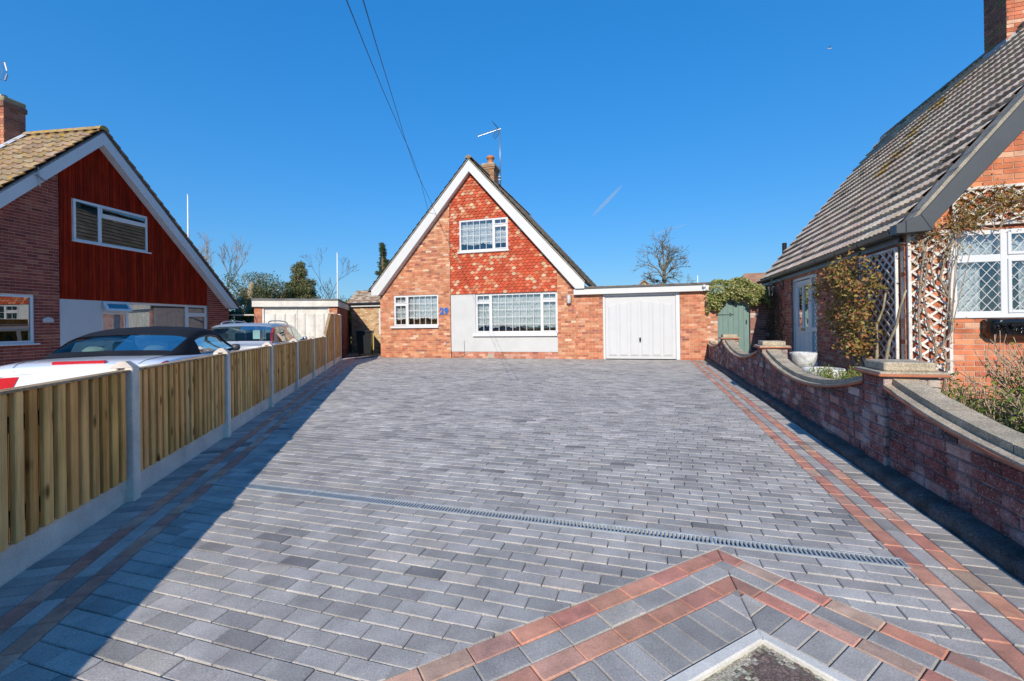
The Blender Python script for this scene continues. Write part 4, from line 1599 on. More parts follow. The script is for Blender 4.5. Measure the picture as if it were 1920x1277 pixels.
iv = thing('ivy', 'mound of variegated ivy growing over the arched green gate', 'ivy', (0, 15.44, 0), -MAIN_A)
mb = MB()
IVP = [(4, (0.3, 0.33, 0.09)), (3, (0.42, 0.41, 0.16)), (2, (0.14, 0.19, 0.05)), (1.5, (0.55, 0.52, 0.28))]
cnt = 0
while cnt < 5200:
    u = R.uniform(6.2, 7.95)
    zt = 2.46 - .42 * abs((u - 6.9) / 1.0) ** 2.4 + .05 * math.sin(u * 9)
    zb = (gtop(u) - .02 if 6.56 < u < 7.42 else (1.5 if u < 6.56 else 1.68)) + .07 * math.sin(u * 14) + .03 * math.sin(u * 37)
    if zb > zt:
        continue
    z = R.uniform(zb, zt)
    bul = max(0.0, 1 - ((z - (zt + zb) / 2) / ((zt - zb) / 2 + .01)) ** 2)
    if R.random() < .8:
        y = .06 - .26 * bul ** .5 + R.gauss(0, .03) + .04 * math.sin(u * 11 + z * 13)
    else:
        y = R.uniform(-.1, .5)
        z = zt - R.random() * .07
    leaf(mb, (u, y, z), R.uniform(.04, .075), pick(IVP), (0, -.7, .7), .9)
    cnt += 1
mb.build('foliage', 'leaf', iv)
mb = MB()
for k in range(14):
    u = R.uniform(6.3, 7.8)
    zz = max(1.62, gtop(u) + .08 if 6.55 < u < 7.42 else 1.65)
    mb.tube([(u, .1, zz), (u + R.uniform(-.1, .1), .06, zz + .2), (u + R.uniform(-.2, .2), .04, zz + .35)], [.012, .009, .005], 4, (0.14, 0.1, 0.07))
mb.build('stem', 'bark', iv)

# ------------------------------------------------------------------ right-hand house
RA = rad(17.2)
rh = thing('neighbour_house', 'brick house on the right with a steep brown tiled roof and dark grey verge', 'house', (5.665, 6.452, 0), -RA)
FP = lambda u, z, d: (u, -d, z)
SP = lambda v_, z, d: (-d, v_, z)
RS, RX = 1.247, 3.3
def rtop(x, drop=0.):
    return 2.63 + RS * ((x if x <= RX else 2 * RX - x) - .07) - drop
W_F = (.54, 3.0, 1.22, 2.405)
W_D = (3.6, 5.46, .12, 2.25)
core = MB()
slab(core, FP, [(0, -.1), (6.6, -.1), (6.6, rtop(6.6, .1)), (RX, rtop(RX, .1)), (0, rtop(0, .1))], [W_F], -.12, -.008, (0.6, 0.5, 0.4))
slab(core, SP, [(.121, -.1), (8.3, -.1), (8.3, 2.36), (.121, 2.36)], [W_D], -.12, -.008, (0.42, 0.36, 0.3))  # side mortar darker than the front, shade painted in
core.box(6.45, 6.6, .121, 8.3, -.1, 2.4, (0.5, 0.3, 0.2)).box(0.121, 6.45, 8.15, 8.3, -.1, 2.4, (0.5, 0.3, 0.2))
core.build('wall_core', 'mortar', rh)
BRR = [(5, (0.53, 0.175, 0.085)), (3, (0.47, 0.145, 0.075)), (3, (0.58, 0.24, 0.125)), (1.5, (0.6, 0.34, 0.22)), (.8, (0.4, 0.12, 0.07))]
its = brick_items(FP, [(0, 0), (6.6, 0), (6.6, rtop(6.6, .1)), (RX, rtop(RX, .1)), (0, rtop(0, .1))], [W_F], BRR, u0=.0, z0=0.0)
BRS = [(5, (0.4, 0.13, 0.08)), (3, (0.35, 0.11, 0.075)), (2, (0.46, 0.18, 0.11)), (1, (0.48, 0.26, 0.19)), (.6, (0.28, 0.085, 0.065))]  # side wall: front bricks darkened, shade painted into the colour
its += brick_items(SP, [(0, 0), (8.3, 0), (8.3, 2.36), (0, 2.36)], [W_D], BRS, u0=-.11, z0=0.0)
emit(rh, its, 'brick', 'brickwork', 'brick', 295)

# roof
YN, YF = -.26, 8.4
X0 = -.06
SLr = math.sqrt(1 + RS * RS)
LENr = (RX - X0) * SLr
def RPl(a, b, h):
    x = X0 + b / SLr
    return (x - h * RS / SLr, a, 2.63 + RS * (x - .07) + .01 + h / SLr)
def RPr(a, b, h):
    x = X0 + b / SLr
    return (2 * RX - (x - h * RS / SLr), a, 2.63 + RS * (x - .07) + .01 + h / SLr)
rfb = MB().box(YN, YF, 0, LENr, -.06, 0, (0.08, 0.07, 0.06), RPl).box(YN, YF, 0, LENr, -.061, 0, (0.08, 0.07, 0.06), RPr)
rrf = rfb.build('roof', 'plain', rh)
def rcol(a, b):
    x = X0 + b / SLr
    base = jit((0.58, 0.445, 0.33) if R.random() < .75 else (0.64, 0.51, 0.39), .12, .04)
    e = abs(a - 4.25 - .12 * math.sin(x * 3)) / .55
    if 1.25 < x < 2.95 and e < 1 and R.random() < .85 * (1 - e * .6):
        t = .95 * (1 - e * .6)
        lc = (0.46, 0.27, 0.04)
        return tuple(base[i] * (1 - t) + lc[i] * t for i in range(3))
    if R.random() < .05:
        return jit((0.27, 0.21, 0.16), .1)
    return base
its = tile_items(RPl, 0.02, YF, .0, LENr - .06, .3, .275, rcol, 'roll', 8, .062)
emit(rrf, its, 'roof_tile', 'roof_tiles', 'rooftile', 295)
ti = tile_items(RPr, 0.02, YF, .0, LENr - .06, .3, .275, lambda a, b: jit((0.24, 0.2, 0.15), .13, .04), 'roll', 4, .034)
mb = MB()
for t in ti:
    mb.add(t.v, t.f, t.col)
mb.build('roof_tiles', 'rooftile', rrf)['kind'] = 'stuff'
# cemented verge strip
mb = MB()
n = 40
for i in range(n):
    b0, b1 = LENr * i / n, LENr * (i + 1) / n
    h = .04 + R.uniform(-.004, .004)
    mb.box(YN - .0, .022, b0, b1, 0, h, jit((0.33, 0.29, 0.23), .08), RPl)
mb.build('verge_strip', 'coping', rrf)
for i in range(19):
    y0 = YN + i * .455
    if y0 > YF - .1:
        break
    y1 = min(y0 + .45, YF)
    mb = MB()
    vs = []
    for y in (y0, y1):
        for k in range(9):
            w = math.pi * k / 8
            vs.append((RX - .13 * math.cos(w), y, rtop(RX) - .03 + .12 * math.sin(w) - (.0 if y == y0 else .006)))
    mb.add(vs, [(k, k + 1, 10 + k, 9 + k) for k in range(8)] + [tuple(range(9))], jit((0.24, 0.19, 0.14), .1)).build('ridge_tile', 'rooftile', rrf)
# dark grey barge board wrapped round the eave
inn = lambda x: 2.484 + 1.19 * (x - .21)
mb = MB()
mb.prism([(.07, 2.63), (.2, 2.40), (.23, inn(.23)), (RX, inn(RX)), (RX, rtop(RX) + .02)], .25, .275, FP, .006, back=True)
mb.prism([(RX, rtop(RX) + .02), (RX, inn(RX)), (2 * RX - .2, inn(.2)), (2 * RX - .07, 2.63)], .25, .275, FP, .006, back=True)
mb.build('barge_board', 'darktrim', rh)
mb = MB()
mb.prism([(-.1, 2.385), (.2, 2.40), (.07, 2.63), (-.1, 2.56)], .0, .277, FP, .008, back=True)
mb.prism([(-.215, 2.385), (-.1, 2.385), (-.1, 2.56), (-.215, 2.515)], .1, .2765, FP, .008, back=True)
mb.build('eave_box_end', 'darktrim', rh)
mb = MB()
mb.prism([(.1, 2.47), (RX, inn(RX) - .01), (RX, inn(RX) + .02), (.1, 2.5)], 0.0, .25, FP, 0, (0.06, 0.06, 0.065), back=True)
mb.build('verge_soffit', 'darktrim', rh)
MB().box(-.075, -.05, .0, YF, 2.285, 2.45).build('fascia', 'darktrim', rh)
MB().box(-.05, -.002, .0, YF, 2.287, 2.3, (0.5, 0.47, 0.44)).build('soffit', 'plain', rh)
mb = MB()
vs = []
for y in (-.06, YF):
    for k in range(9):
        w = math.pi * k / 8
        vs.append((-.15 - .066 * math.cos(w), y, 2.45 - .078 * math.sin(w)))
mb.add(vs, [(k, k + 1, 10 + k, 9 + k) for k in range(8)] + [tuple(range(9))])
g_ = mb.build('gutter', 'darktrim', rh, False)
mb = MB()
for yy in (1.0, 1.95, 3.0, 4.1, 5.3, 6.6):
    vs = []
    for y in (yy, yy + .05):
        for k in range(9):
            w = math.pi * k / 8
            vs.append((-.15 - .073 * math.cos(w), y, 2.453 - .086 * math.sin(w)))
    mb.add(vs, [(k, k + 1, 10 + k, 9 + k) for k in range(8)] + [tuple(range(9)), tuple(range(17, 8, -1))])
mb.build('gutter_clip', 'darktrim', g_)

# chimney
cx0, cx1, cy0, cy1 = 3.02, 3.75, 3.08, 3.68
chr_ = MB().box(cx0 + .008, cx1, cy0 + .008, cy1, 5.6, 8.9, (0.42, 0.34, 0.27)).build('chimney', 'mortar', rh)
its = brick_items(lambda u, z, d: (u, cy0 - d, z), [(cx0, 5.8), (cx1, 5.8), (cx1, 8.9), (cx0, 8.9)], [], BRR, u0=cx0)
its += brick_items(lambda v_, z, d: (cx0 - d, v_, z), [(cy0, 5.8), (cy1, 5.8), (cy1, 8.9), (cy0, 8.9)], [], [(3, (0.22, 0.1, 0.07)), (2, (0.3, 0.13, 0.08)), (1, (0.2, 0.15, 0.07))], u0=cy0)  # left face: darker bricks paint the shaded side of the stack
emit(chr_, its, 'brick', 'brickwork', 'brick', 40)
fz = rtop(cx0)
mb = MB()
for i in range(4):
    y0 = cy0 - .01 + (cy1 - cy0 + .02) * i / 4
    mb.box(cx0 - .016, cx0 - .006, y0, y0 + (cy1 - cy0 + .02) / 4 - .004, fz - .1, fz + .17 + .012 * (i % 2))
mb.prism([(cx0 - .02, fz - .1), (RX, rtop(RX) - .12), (RX, rtop(RX) + .1), (cx0 - .02, fz + .12)], .008, .018, lambda u, z, d: (u, cy0 - d, z), 0, (1, 1, 1), back=True)
mb.build('lead_flashing', 'lead', chr_)

# windows
mull = [((.555, 1.132, 2.015, 2.392), False, 1, 1), ((.555, 1.132, 1.235, 2.015), False, 1, 1), ((1.132, 1.75, 2.03, 2.392), True, 1, 1), ((1.132, 1.75, 1.235, 2.02), True, 1, 1),
        ((1.75, 2.37, 2.015, 2.392), False, 1, 1), ((1.75, 2.37, 1.235, 2.015), False, 1, 1), ((2.37, 2.985, 2.03, 2.392), True, 1, 1), ((2.37, 2.985, 1.235, 2.02), True, 1, 1)]
w_ = window(rh, FP, W_F, mull, (.5, 3.04, 1.19, 1.222, .03), 'white leaded window with diamond panes', set_back=.0, frame=.05, bar_w=.0065, lattice=(.118, .152),
            curtain=[(.55, .93, 2.38, 1.2, 6, .03), (.55, 2.98, 2.39, 2.06, 26, .015), (1.35, 2.2, 2.38, 1.2, 8, .03)], room_col=(0.12, 0.13, 0.2))
sil = MB().lathe([(.0, 1.22), (.11, 1.22), (.11, 1.26), (.05, 1.3), (.09, 1.42), (.1, 1.5), (.06, 1.6), (.05, 1.68), (.0, 1.69)], 14, (1.03, .28, 0)).build('dark_vase', 'black', w_, True)

# front door with side light
ds = -.05
dfr = MB()
rects(dfr, SP, rect_minus((3.605, 5.455, .13, 2.245), [(3.66, 4.1, .25, .93), (3.66, 4.1, 1.02, 2.17), (4.17, 5.38, .2, 2.18)]), ds - .06, ds)
dfr = dfr.build('door_frame', 'upvc', rh)
leafm = MB()
rects(leafm, SP, rect_minus((4.19, 5.36, .21, 2.16), [(4.38, 4.7, 1.03, 2.03), (4.82, 5.14, 1.03, 2.03)]), ds - .05, ds - .012)
for uu in (4.45, 4.78, 5.1):
    leafm.prism(rpoly((uu - .13, uu + .13, .32, .88)), ds - .013, ds - .006, SP, .008)
dlf = leafm.build('front_door', 'upvc', rh)
for (a, b) in ((4.38, 4.7), (4.82, 5.14)):
    MB().prism(rpoly((a, b, 1.03, 2.03)), ds - .035, ds - .03, SP, 0, back=True).build('pane', 'glass', dlf)
MB().prism(rpoly((4.62, 4.9, .93, 1.0)), ds - .012, ds + .0, SP, .006, (0.85, 0.7, 0.35), back=True).build('letter_box', 'metal', dlf)
mb = MB().tube([(.045, 5.28, 1.08), (.0, 5.28, 1.08), (.0, 5.2, 1.08)], .012, 6)
mb.build('handle', 'metal', dlf)
for (z0, z1) in ((.25, .93), (1.02, 2.17)):
    gr = (3.66, 4.1, z0, z1)
    MB().prism(rpoly(gr), ds - .035, ds - .03, SP, 0, back=True).build('pane', 'glass', dfr)
    lat = MB()
    hs = halfplanes(rpoly(gr))
    for sg in (1, -1):
        for q in range(-16, 17):
            ux, uz = .118, sg * .152
            l_ = math.hypot(ux, uz)
            ux, uz = ux / l_, uz / l_
            px_, pz_ = gr[0] + q * .118, gr[2]
            quad = [(px_ - ux * 5 - uz * .005, pz_ - uz * 5 + ux * .005), (px_ - ux * 5 + uz * .005, pz_ - uz * 5 - ux * .005), (px_ + ux * 5 + uz * .005, pz_ + uz * 5 - ux * .005), (px_ + ux * 5 - uz * .005, pz_ + uz * 5 + ux * .005)]
            pz2 = pclean(clip(quad, hs))
            if len(pz2) >= 3 and parea(pz2) > 2e-5:
                lat.prism(pz2, ds - .029, ds - .024 + (.0015 if sg > 0 else 0), SP)
    lat.build('lead_lattice', 'cames', dfr)
a0, a1, z0, z1 = 3.5, 5.6, .1, 2.3
vs = [SP(u, z, -.125) for u, z in ((a0, z0), (a1, z0), (a1, z1), (a0, z1))] + [SP(u, z, -1.8) for u, z in ((a0, z0), (a1, z0), (a1, z1), (a0, z1))]
MB().add(vs, [(0, 1, 5, 4), (1, 2, 6, 5), (2, 3, 7, 6), (3, 0, 4, 7), (4, 5, 6, 7)], (0.25, 0.25, 0.2)).build('hall_interior', 'room', dfr)
MB().bbox(-.22, .02, 3.5, 5.5, .06, .128, .008, (0.75, 0.75, 0.74)).build('door_step', 'upvc', rh)
MB().tube([(9.77 - 5.665, 0, 0), (9.77 - 5.665, 0, .01)], .001, 3)
pv = wmat(rh).inverted() @ Vector((9.95, 16.3, 0))
MB().tube([(pv.x, pv.y, .0), (pv.x, pv.y, 4.0)], .075, 10).build('soil_pipe', 'black', rh)

# raised bed and path in the neighbour's front garden (garden_wall frame: x right of kerb, y along)
def Wp(x, y, z=0):
    c, s_ = math.cos(WA), math.sin(WA)
    return (2.297 + x * c + y * s_, 2.024 - x * s_ + y * c, z)
def wpoly(pts):
    return [Wp(a, b)[:2] for a, b in pts]
bed_h = lambda x, y: .26 + .07 * math.sin(x * 2.1 + y * 1.3) + .04 * math.sin(x * 5 + y * 3.7)
vs, mb = [], MB()
nx, ny = 26, 44
for j_ in range(ny + 1):
    for i in range(nx + 1):
        x, y = .325 + 3.6 * i / nx, -3.1 + 6.3 * j_ / ny
        vs.append(Wp(x, y, bed_h(x, y) + R.gauss(0, .012)))
mb.v = vs
for j_ in range(ny):
    for i in range(nx):
        k = j_ * (nx + 1) + i
        mb.f.append((k, k + 1, k + nx + 2, k + nx + 1))
        mb.c.append(jit((1, 1, 1), .2))
tag(mb.build('garden_bed', 'soil', None, True), kind='structure')
sheet('garden_path', wpoly([(.33, 2.75), (9.0, 2.75), (9.0, 13.0), (.33, 13.0)]), .06, 'concrete', (0.24, 0.23, 0.21), thick=.25)

# ------------------------------------------------------------------ trellis, climbers and garden things on the right
def trellis(label, P, rect, sp, w=.03, ang=38, frame=.04, d0=.03, col=(0.66, 0.63, 0.6), par=rh, top=None):
    t = thing('trellis', label, 'trellis', tuple(par.location), par.rotation_euler.z)
    hs = halfplanes(rpoly(shrink(rect, frame * .4)))
    for sg in (1, -1):
        ux, uz = math.cos(rad(ang)), sg * math.sin(rad(ang))
        L_ = math.hypot(rect[1] - rect[0], rect[3] - rect[2])
        n = int(L_ / sp) + 1
        cx, cz = (rect[0] + rect[1]) / 2, (rect[2] + rect[3]) / 2
        for q in range(-n, n + 1):
            px_, pz_ = cx - uz * q * sp, cz + ux * q * sp
            h = w / 2
            quad = [(px_ - ux * 9 - uz * h, pz_ - uz * 9 + ux * h), (px_ - ux * 9 + uz * h, pz_ - uz * 9 - ux * h), (px_ + ux * 9 + uz * h, pz_ + uz * 9 - ux * h), (px_ + ux * 9 - uz * h, pz_ + uz * 9 + ux * h)]
            p = pclean(clip(quad, hs))
            if len(p) >= 3 and parea(p) > 1e-4:
                dd = d0 + (.012 if sg > 0 else 0)
                o = MB().prism(p, dd, dd + .01, P, .0, back=True).build('slat', 'greywood', t)
                o.color = (*jit(col, .12, .03), 1)
    for r in rect_minus(rect, [shrink(rect, frame)]):
        o = MB().prism(rpoly(r), d0 - .005, d0 + .03, P, .004, back=True).build('frame_bar', 'greywood', t)
        o.color = (*jit(col, .06), 1)
    return t
trellis('upright diamond trellis strip on the brick front left of the leaded window', FP, (.015, .52, .35, 2.43), .125)
trellis('long diamond trellis strip fixed above the leaded window', FP, (.53, 3.2, 2.46, 3.0), .125)
trellis('shaded trellis panel on the side wall behind the bushy climber', SP, (.12, 1.32, .2, 2.25), .125)

RHM = wmat(rh)
def RW(x, y, z):
    return tuple(RHM @ Vector((x, y, z)))
CLP = [(3, (0.34, 0.21, 0.06)), (2, (0.2, 0.2, 0.05)), (3, (0.42, 0.18, 0.08)), (2, (0.38, 0.31, 0.09)), (1, (0.09, 0.08, 0.03))]
# bushy climber on the side wall
cl = thing('climbing_shrub', 'bushy bronze green climber on the side wall trellis near the front door', 'climber', RW(-.2, .8, .2))
base = Vector(cl.location)
mb = MB()
for k in range(5):
    y0 = .45 + .18 * k
    pts = [Vector(RW(-.12 - .03 * k, y0, .15)) - base]
    for q in range(1, 7):
        pts.append(Vector(RW(-.12 + R.uniform(-.06, .02), y0 + R.gauss(0, .05) + (k - 2) * .06 * q, .15 + .24 * q)) - base)
    mb.tube([tuple(p) for p in pts], [.03 - .003 * i for i in range(7)], 6, jit((0.34, 0.28, 0.19), .1))
mb.build('stem', 'bark', cl, True)
mb = MB()
clumps = []
for k in range(72):
    z = R.uniform(.7, 2.2)
    wid = 1.0 if z > 1.15 else max(.12, (z - .5) / .65)
    yc = .72 + .1 * (z - 1)
    y = yc + R.uniform(-.62, .62 + .5 * (1 if z > 1.2 else .3)) * wid
    clumps.append((-.2 - R.random() * .32, max(.1, y), z))
for c in clumps:
    for q in range(48):
        p = (c[0] + R.gauss(0, .07), c[1] + R.gauss(0, .09), c[2] + R.gauss(0, .085))
        if p[0] > -.03:
            continue
        leaf(mb, Vector(RW(*p)) - base, R.uniform(.04, .085), pick(CLP), (-.3, -.6, .6), .55)
mb.build('foliage', 'leaf', cl)

# thin woody climber on the front trellis and over the window
tc = thing('woody_climber', 'bare woody climber with sparse bronze leaves trained over the front trellis', 'climber', RW(.25, -.1, .2))
base = Vector(tc.location)
mb = MB()
stems = [[(.36, -.1, .1), (.42, -.13, .55), (.36, -.12, .8), (.5, -.1, 1.05), (.46, -.12, 1.45), (.3, -.1, 1.62), (.25, -.12, 1.9), (.3, -.1, 2.2), (.5, -.12, 2.42)],
         [(.12, -.1, .1), (.12, -.11, .7), (.1, -.12, 1.3), (.14, -.11, 1.8), (.2, -.1, 2.2), (.34, -.1, 2.44), (.6, -.12, 2.56), (.8, -.11, 2.44), (.98, -.14, 2.36), (1.05, -.13, 2.5), (1.4, -.11, 2.62), (2.0, -.1, 2.6)],
         [(.3, -.1, .1), (.24, -.12, .4), (.3, -.12, .75), (.22, -.1, 1.1), (.16, -.12, 1.5), (.22, -.1, 2.0), (.15, -.1, 2.35)],
         [(.46, -.12, 1.45), (.36, -.1, 1.75), (.42, -.12, 2.1), (.62, -.12, 2.5), (.95, -.12, 2.72), (1.4, -.1, 2.8), (2.0, -.11, 2.85)]]
for st in stems:
    m = len(st)
    mb.tube([tuple(Vector(RW(*p)) - base) for p in st], [.018 - .011 * i / m for i in range(m)], 6, jit((0.3, 0.24, 0.18), .1))
tips = []
for k in range(70):
    st = R.choice(stems)
    i = R.randint(1, len(st) - 2)
    a = Vector(st[i]).lerp(Vector(st[i + 1]), R.random())
    e = a + Vector((R.gauss(0, .13), -R.random() * .06, R.gauss(.02, .12)))
    if .52 < e.x < 2.9 and e.z < 2.4:
        e.z = 2.44 + R.random() * .1
    mb.tube([tuple(Vector(RW(*a)) - base), tuple(Vector(RW(*((a + e) / 2 + Vector((0, -.02, .03))))) - base), tuple(Vector(RW(*e)) - base)], [.008, .006, .003], 3, jit((0.38, 0.3, 0.22), .15), caps=False)
    tips.append(e)
mb.build('stem', 'bark', tc, True)
mb = MB()
for e in tips:
    dens = 26 if e.z > 2.3 else 10 if e.z > 1.9 else 2
    for q in range(dens):
        p = e + Vector((R.gauss(0, .06), R.gauss(-.02, .03), R.gauss(0, .06)))
        leaf(mb, Vector(RW(*p)) - base, R.uniform(.025, .055), pick(CLP), (-.1, -.6, .4), .5)
for k in range(900):
    p = (R.uniform(.6, 1.5), -.1 + R.gauss(0, .04), 2.78 + R.gauss(0, .09))
    leaf(mb, Vector(RW(*p)) - base, R.uniform(.025, .055), pick(CLP), (-.1, -.6, .4), .5)
mb.build('foliage', 'leaf', tc)

# dark climber and lantern beyond the door
dv = thing('dark_climber', 'dark twiggy climber on the side wall under the lantern', 'climber', RW(-.1, 6.9, .1))
base = Vector(dv.location)
mb, ml = MB(), MB()
for k in range(16):
    y0 = R.uniform(6.0, 7.8)
    pts = [(-.06, y0, .1)]
    for q in range(5):
        pts.append((-.06 - R.random() * .12, y0 + R.gauss(0, .12), .1 + .36 * (q + 1)))
    mb.tube([tuple(Vector(RW(*p)) - base) for p in pts], .012, 4, (0.1, 0.075, 0.05))
    for q in range(120):
        p = Vector(pts[R.randint(1, 5)]) + Vector((-R.random() * .12, R.gauss(0, .16), R.gauss(0, .16)))
        leaf(ml, Vector(RW(*p)) - base, R.uniform(.03, .06), jit((0.075, 0.06, 0.03), .3, .1), None, .5)
mb.build('stem', 'bark', dv)
ml.build('foliage', 'leaf', dv)
ln = thing('wall_lantern', 'black wrought iron wall lantern on the side wall beyond the front door', 'lantern', RW(0, 6.2, 2.05), -RA)
MB().bbox(-.02, -.003, -.05, .05, -.02, .3, .004).build('back_plate', 'black', ln)
mb = MB().tube([(-.02, 0, .26), (-.12, 0, .3), (-.28, 0, .28), (-.3, 0, .2)], .01, 5)
mb.tube([(-.02, 0, .0), (-.1, 0, .18), (-.2, 0, .28)], .008, 5)
mb.build('bracket', 'black', ln)
mb = MB()
mb.lathe([(.02, .2), (.11, .12), (.1, .1), (.02, .1)], 6, (-.3, 0, 0))
mb.lathe([(.05, -.2), (.06, -.18), (.05, -.17)], 6, (-.3, 0, 0))
for k in range(6):
    w = k * math.pi / 3
    mb.tube([(-.3 + .055 * math.cos(w), .055 * math.sin(w), -.18), (-.3 + .09 * math.cos(w), .09 * math.sin(w), .1)], .006, 4)
mb.build('cage', 'black', ln)
MB().lathe([(.045, -.17), (.08, .09)], 6, (-.3, 0, 0)).build('pane', 'glass', ln)
hb = thing('hanging_basket_bracket', 'small black iron bracket high on the side wall right of the door', 'bracket', RW(0, 2.7, 2.1), -RA)
MB().tube([(-.005, 0, -.2), (-.005, 0, .06), (-.3, 0, .04), (-.32, 0, .0)], .008, 5).tube([(-.005, 0, -.15), (-.2, 0, .03)], .006, 5).build('arm', 'black', hb)

# black window trough
tr = thing('window_trough', 'glossy black moulded window trough on the brick front under the leaded window', 'planter', RW(.86, -.02, .915), -RA)
mb = MB()
n = 40
Lt = 1.25
prev = None
for i in range(n + 1):
    x = Lt * i / n
    em = .012 * math.sin(x * 26) * math.sin(x * 9 + 1)
    e = min(1, min(x, Lt - x) / .07)
    bot = .06 * (1 - e) ** 2
    ring = [(x, -.004, bot), (x, -.1 * (.5 + .5 * e), bot), (x, -.17 * (.45 + .55 * e) - em, .09), (x, -.2 * (.5 + .5 * e) - em * .6, .19), (x, -.215 * (.5 + .5 * e), .25), (x, -.19 * (.5 + .5 * e), .262), (x, -.004, .25)]
    o = len(mb.v)
    mb.v.extend(ring)
    if prev is not None:
        for q in range(6):
            mb.f.append((prev + q, o + q, o + q + 1, prev + q + 1))
            mb.c.append((1, 1, 1))
    else:
        mb.f.append(tuple(range(o, o + 7)))
        mb.c.append((1, 1, 1))
    prev = o
mb.f.append(tuple(range(prev, prev + 7)))
mb.c.append((1, 1, 1))
mb.build('trough', 'gloss_black', tr, True)
mb = MB()
for i in range(26):
    x = .05 + 1.15 * R.random()
    c = Vector((x, -.2 - R.random() * .01, .05 + .13 * R.random()))
    w = R.uniform(0, 6.28)
    pts = [tuple(c + Vector((.06 * t * math.cos(w + 1.5 * t), -.004, .06 * t * math.sin(w + 1.5 * t)))) for t in (-1, -.5, 0, .5, 1)]
    MB().tube(pts, [.006, .014, .018, .014, .006], 5).build('relief_leaf', 'gloss_black', tr, True)
MB().box(.03, Lt - .03, -.18, -.02, .225, .235, (0.05, 0.1, 0.06)).build('compost', 'soil', tr)

# urn, low bowl planter, small green plant
un = thing('garden_urn', 'pale stone pedestal urn with lumpy carved bowl in front of the white door', 'urn', (4.74, 7.3, .13))
un.scale = (.82, .82, .9)
lump = lambda r, z, w: r * (1 + (.07 * math.sin(w * 9) * math.sin(z * 40) if z > .42 else 0))
MB().bbox(-.14, .14, -.14, .14, 0, .05, .01).build('plinth', 'stonewhite', un)
MB().lathe([(.13, .05), (.12, .08), (.07, .12), (.055, .2), (.06, .27), (.1, .31)], 24, (0, 0, 0)).build('pedestal', 'stonewhite', un, True)
MB().lathe([(.1, .31), (.17, .36), (.2, .42), (.215, .48), (.225, .54), (.23, .58), (.215, .6), (.18, .6), (.17, .56)], 36, (0, 0, 0), fn=lump).build('bowl', 'stonewhite', un, True)
bp_ = thing('bowl_planter', 'low round cream planter behind the garden wall coping', 'planter', (4.33, 6.25, .12))
MB().lathe([(.17, 0), (.2, .02), (.22, .28), (.25, .3), (.26, .36), (.25, .4), (.22, .4), (.2, .34)], 30).build('bowl', 'stonewhite', bp_, True)
MB().lathe([(.21, .35), (.0, .37)], 20).build('compost', 'soil', bp_)
gp = thing('green_shrub', 'small bright green shrub just behind the wall coping', 'shrub', Wp(.55, 3.4, .24))
mb, ml = MB(), MB()
for k in range(75):
    a = R.uniform(0, 6.28)
    rr = R.random() ** .5
    p0 = Vector((.34 * rr * math.cos(a) * .7, .55 * rr * math.sin(a), .02))
    tip = p0 + Vector((R.gauss(0, .05), R.gauss(0, .06), R.uniform(.2, .42)))
    mb.tube([tuple(p0), tuple(tip)], [.006, .003], 3, (0.2, 0.14, 0.06), caps=False)
    for q in range(34):
        t = R.uniform(.3, 1)
        p = p0.lerp(tip, t) + Vector((R.gauss(0, .02), R.gauss(0, .02), 0))
        leaf(ml, p, R.uniform(.025, .05), pick([(3, (0.22, 0.32, 0.05)), (2, (0.12, 0.2, 0.04)), (1, (0.38, 0.42, 0.1)), (.5, (0.3, 0.16, 0.06))]), (0, -.2, .8), .35)
mb.build('stem', 'bark', gp)
ml.build('foliage', 'leaf', gp)

# leafless shrubs and ground cover in the bed
def bare_shrub(label, x, y, h, n, spread, leafy):
    b = Vector(Wp(x, y, bed_h(x, y)))
    t = thing('leafless_shrub', label, 'shrub', tuple(b), 0, 'leafless shrubs in the garden bed')
    mb, ml = MB(), MB()
    for k in range(n):
        a = R.uniform(0, 6.28)
        d = Vector((math.cos(a) * spread, math.sin(a) * spread, 1))
        tips = []
        twig_tree(mb, (R.gauss(0, .07), R.gauss(0, .07), 0), d, h * R.uniform(.3, .45), .0085, 2, .5, .16, .75, (1, 3), .2, (0.4, 0.29, 0.19), tips, 3, .0032)
        for tp in tips:
            if R.random() < leafy:
                for q in range(9):
                    leaf(ml, Vector(tp) * R.uniform(.5, 1) + Vector((R.gauss(0, .03), R.gauss(0, .03), R.gauss(0, .03))), R.uniform(.025, .05), pick([(3, (0.22, 0.28, 0.05)), (2, (0.13, 0.19, 0.04))]), None, .4)
    mb.build('stem', 'bark', t)
    if ml.v:
        ml.build('foliage', 'leaf', t)
bare_shrub('leafless tan shrub against the trellis foot, greener at its base', .75, 1.75, .6, 40, .5, .6)
bare_shrub('largest leafless tan shrub in the middle of the garden bed', 1.35, 1.95, .85, 75, .6, .2)
bare_shrub('leafless tan shrub below the window trough at the picture edge', 2.1, 2.2, .9, 70, .6, .08)
bare_shrub('low leafless shrub close behind the curved coping', .95, 1.15, .5, 48, .7, .45)
gc = MB()
for k in range(22000):
    x, y = .36 + abs(R.gauss(0, 1.0)), R.uniform(-1.2, 1.9)
    if x > 3.4 or x < .36:
        continue
    dns = .5 + .5 * math.sin(x * 4 + y * 3) * math.sin(y * 5 - x * 2)
    if R.random() > .35 + .65 * dns:
        continue
    z = bed_h(x, y)
    c = pick([(3, (0.36, 0.32, 0.12)), (3, (0.26, 0.31, 0.07)), (2, (0.44, 0.36, 0.19)), (1.2, (0.15, 0.2, 0.04))])
    p = Vector(Wp(x, y, z + R.random() * .1))
    leaf(gc, p, R.uniform(.04, .1), c, (0, 0, .3), .18)
tag(gc.build('ground_cover', 'leaf'), 'straw and green ground cover plants spread over the garden bed', 'ground cover', kind='stuff')
sg = thing('garden_stake_light', 'small grey stake lamp standing in the bed below the trough', 'garden lamp', Wp(1.95, 2.35, .3))
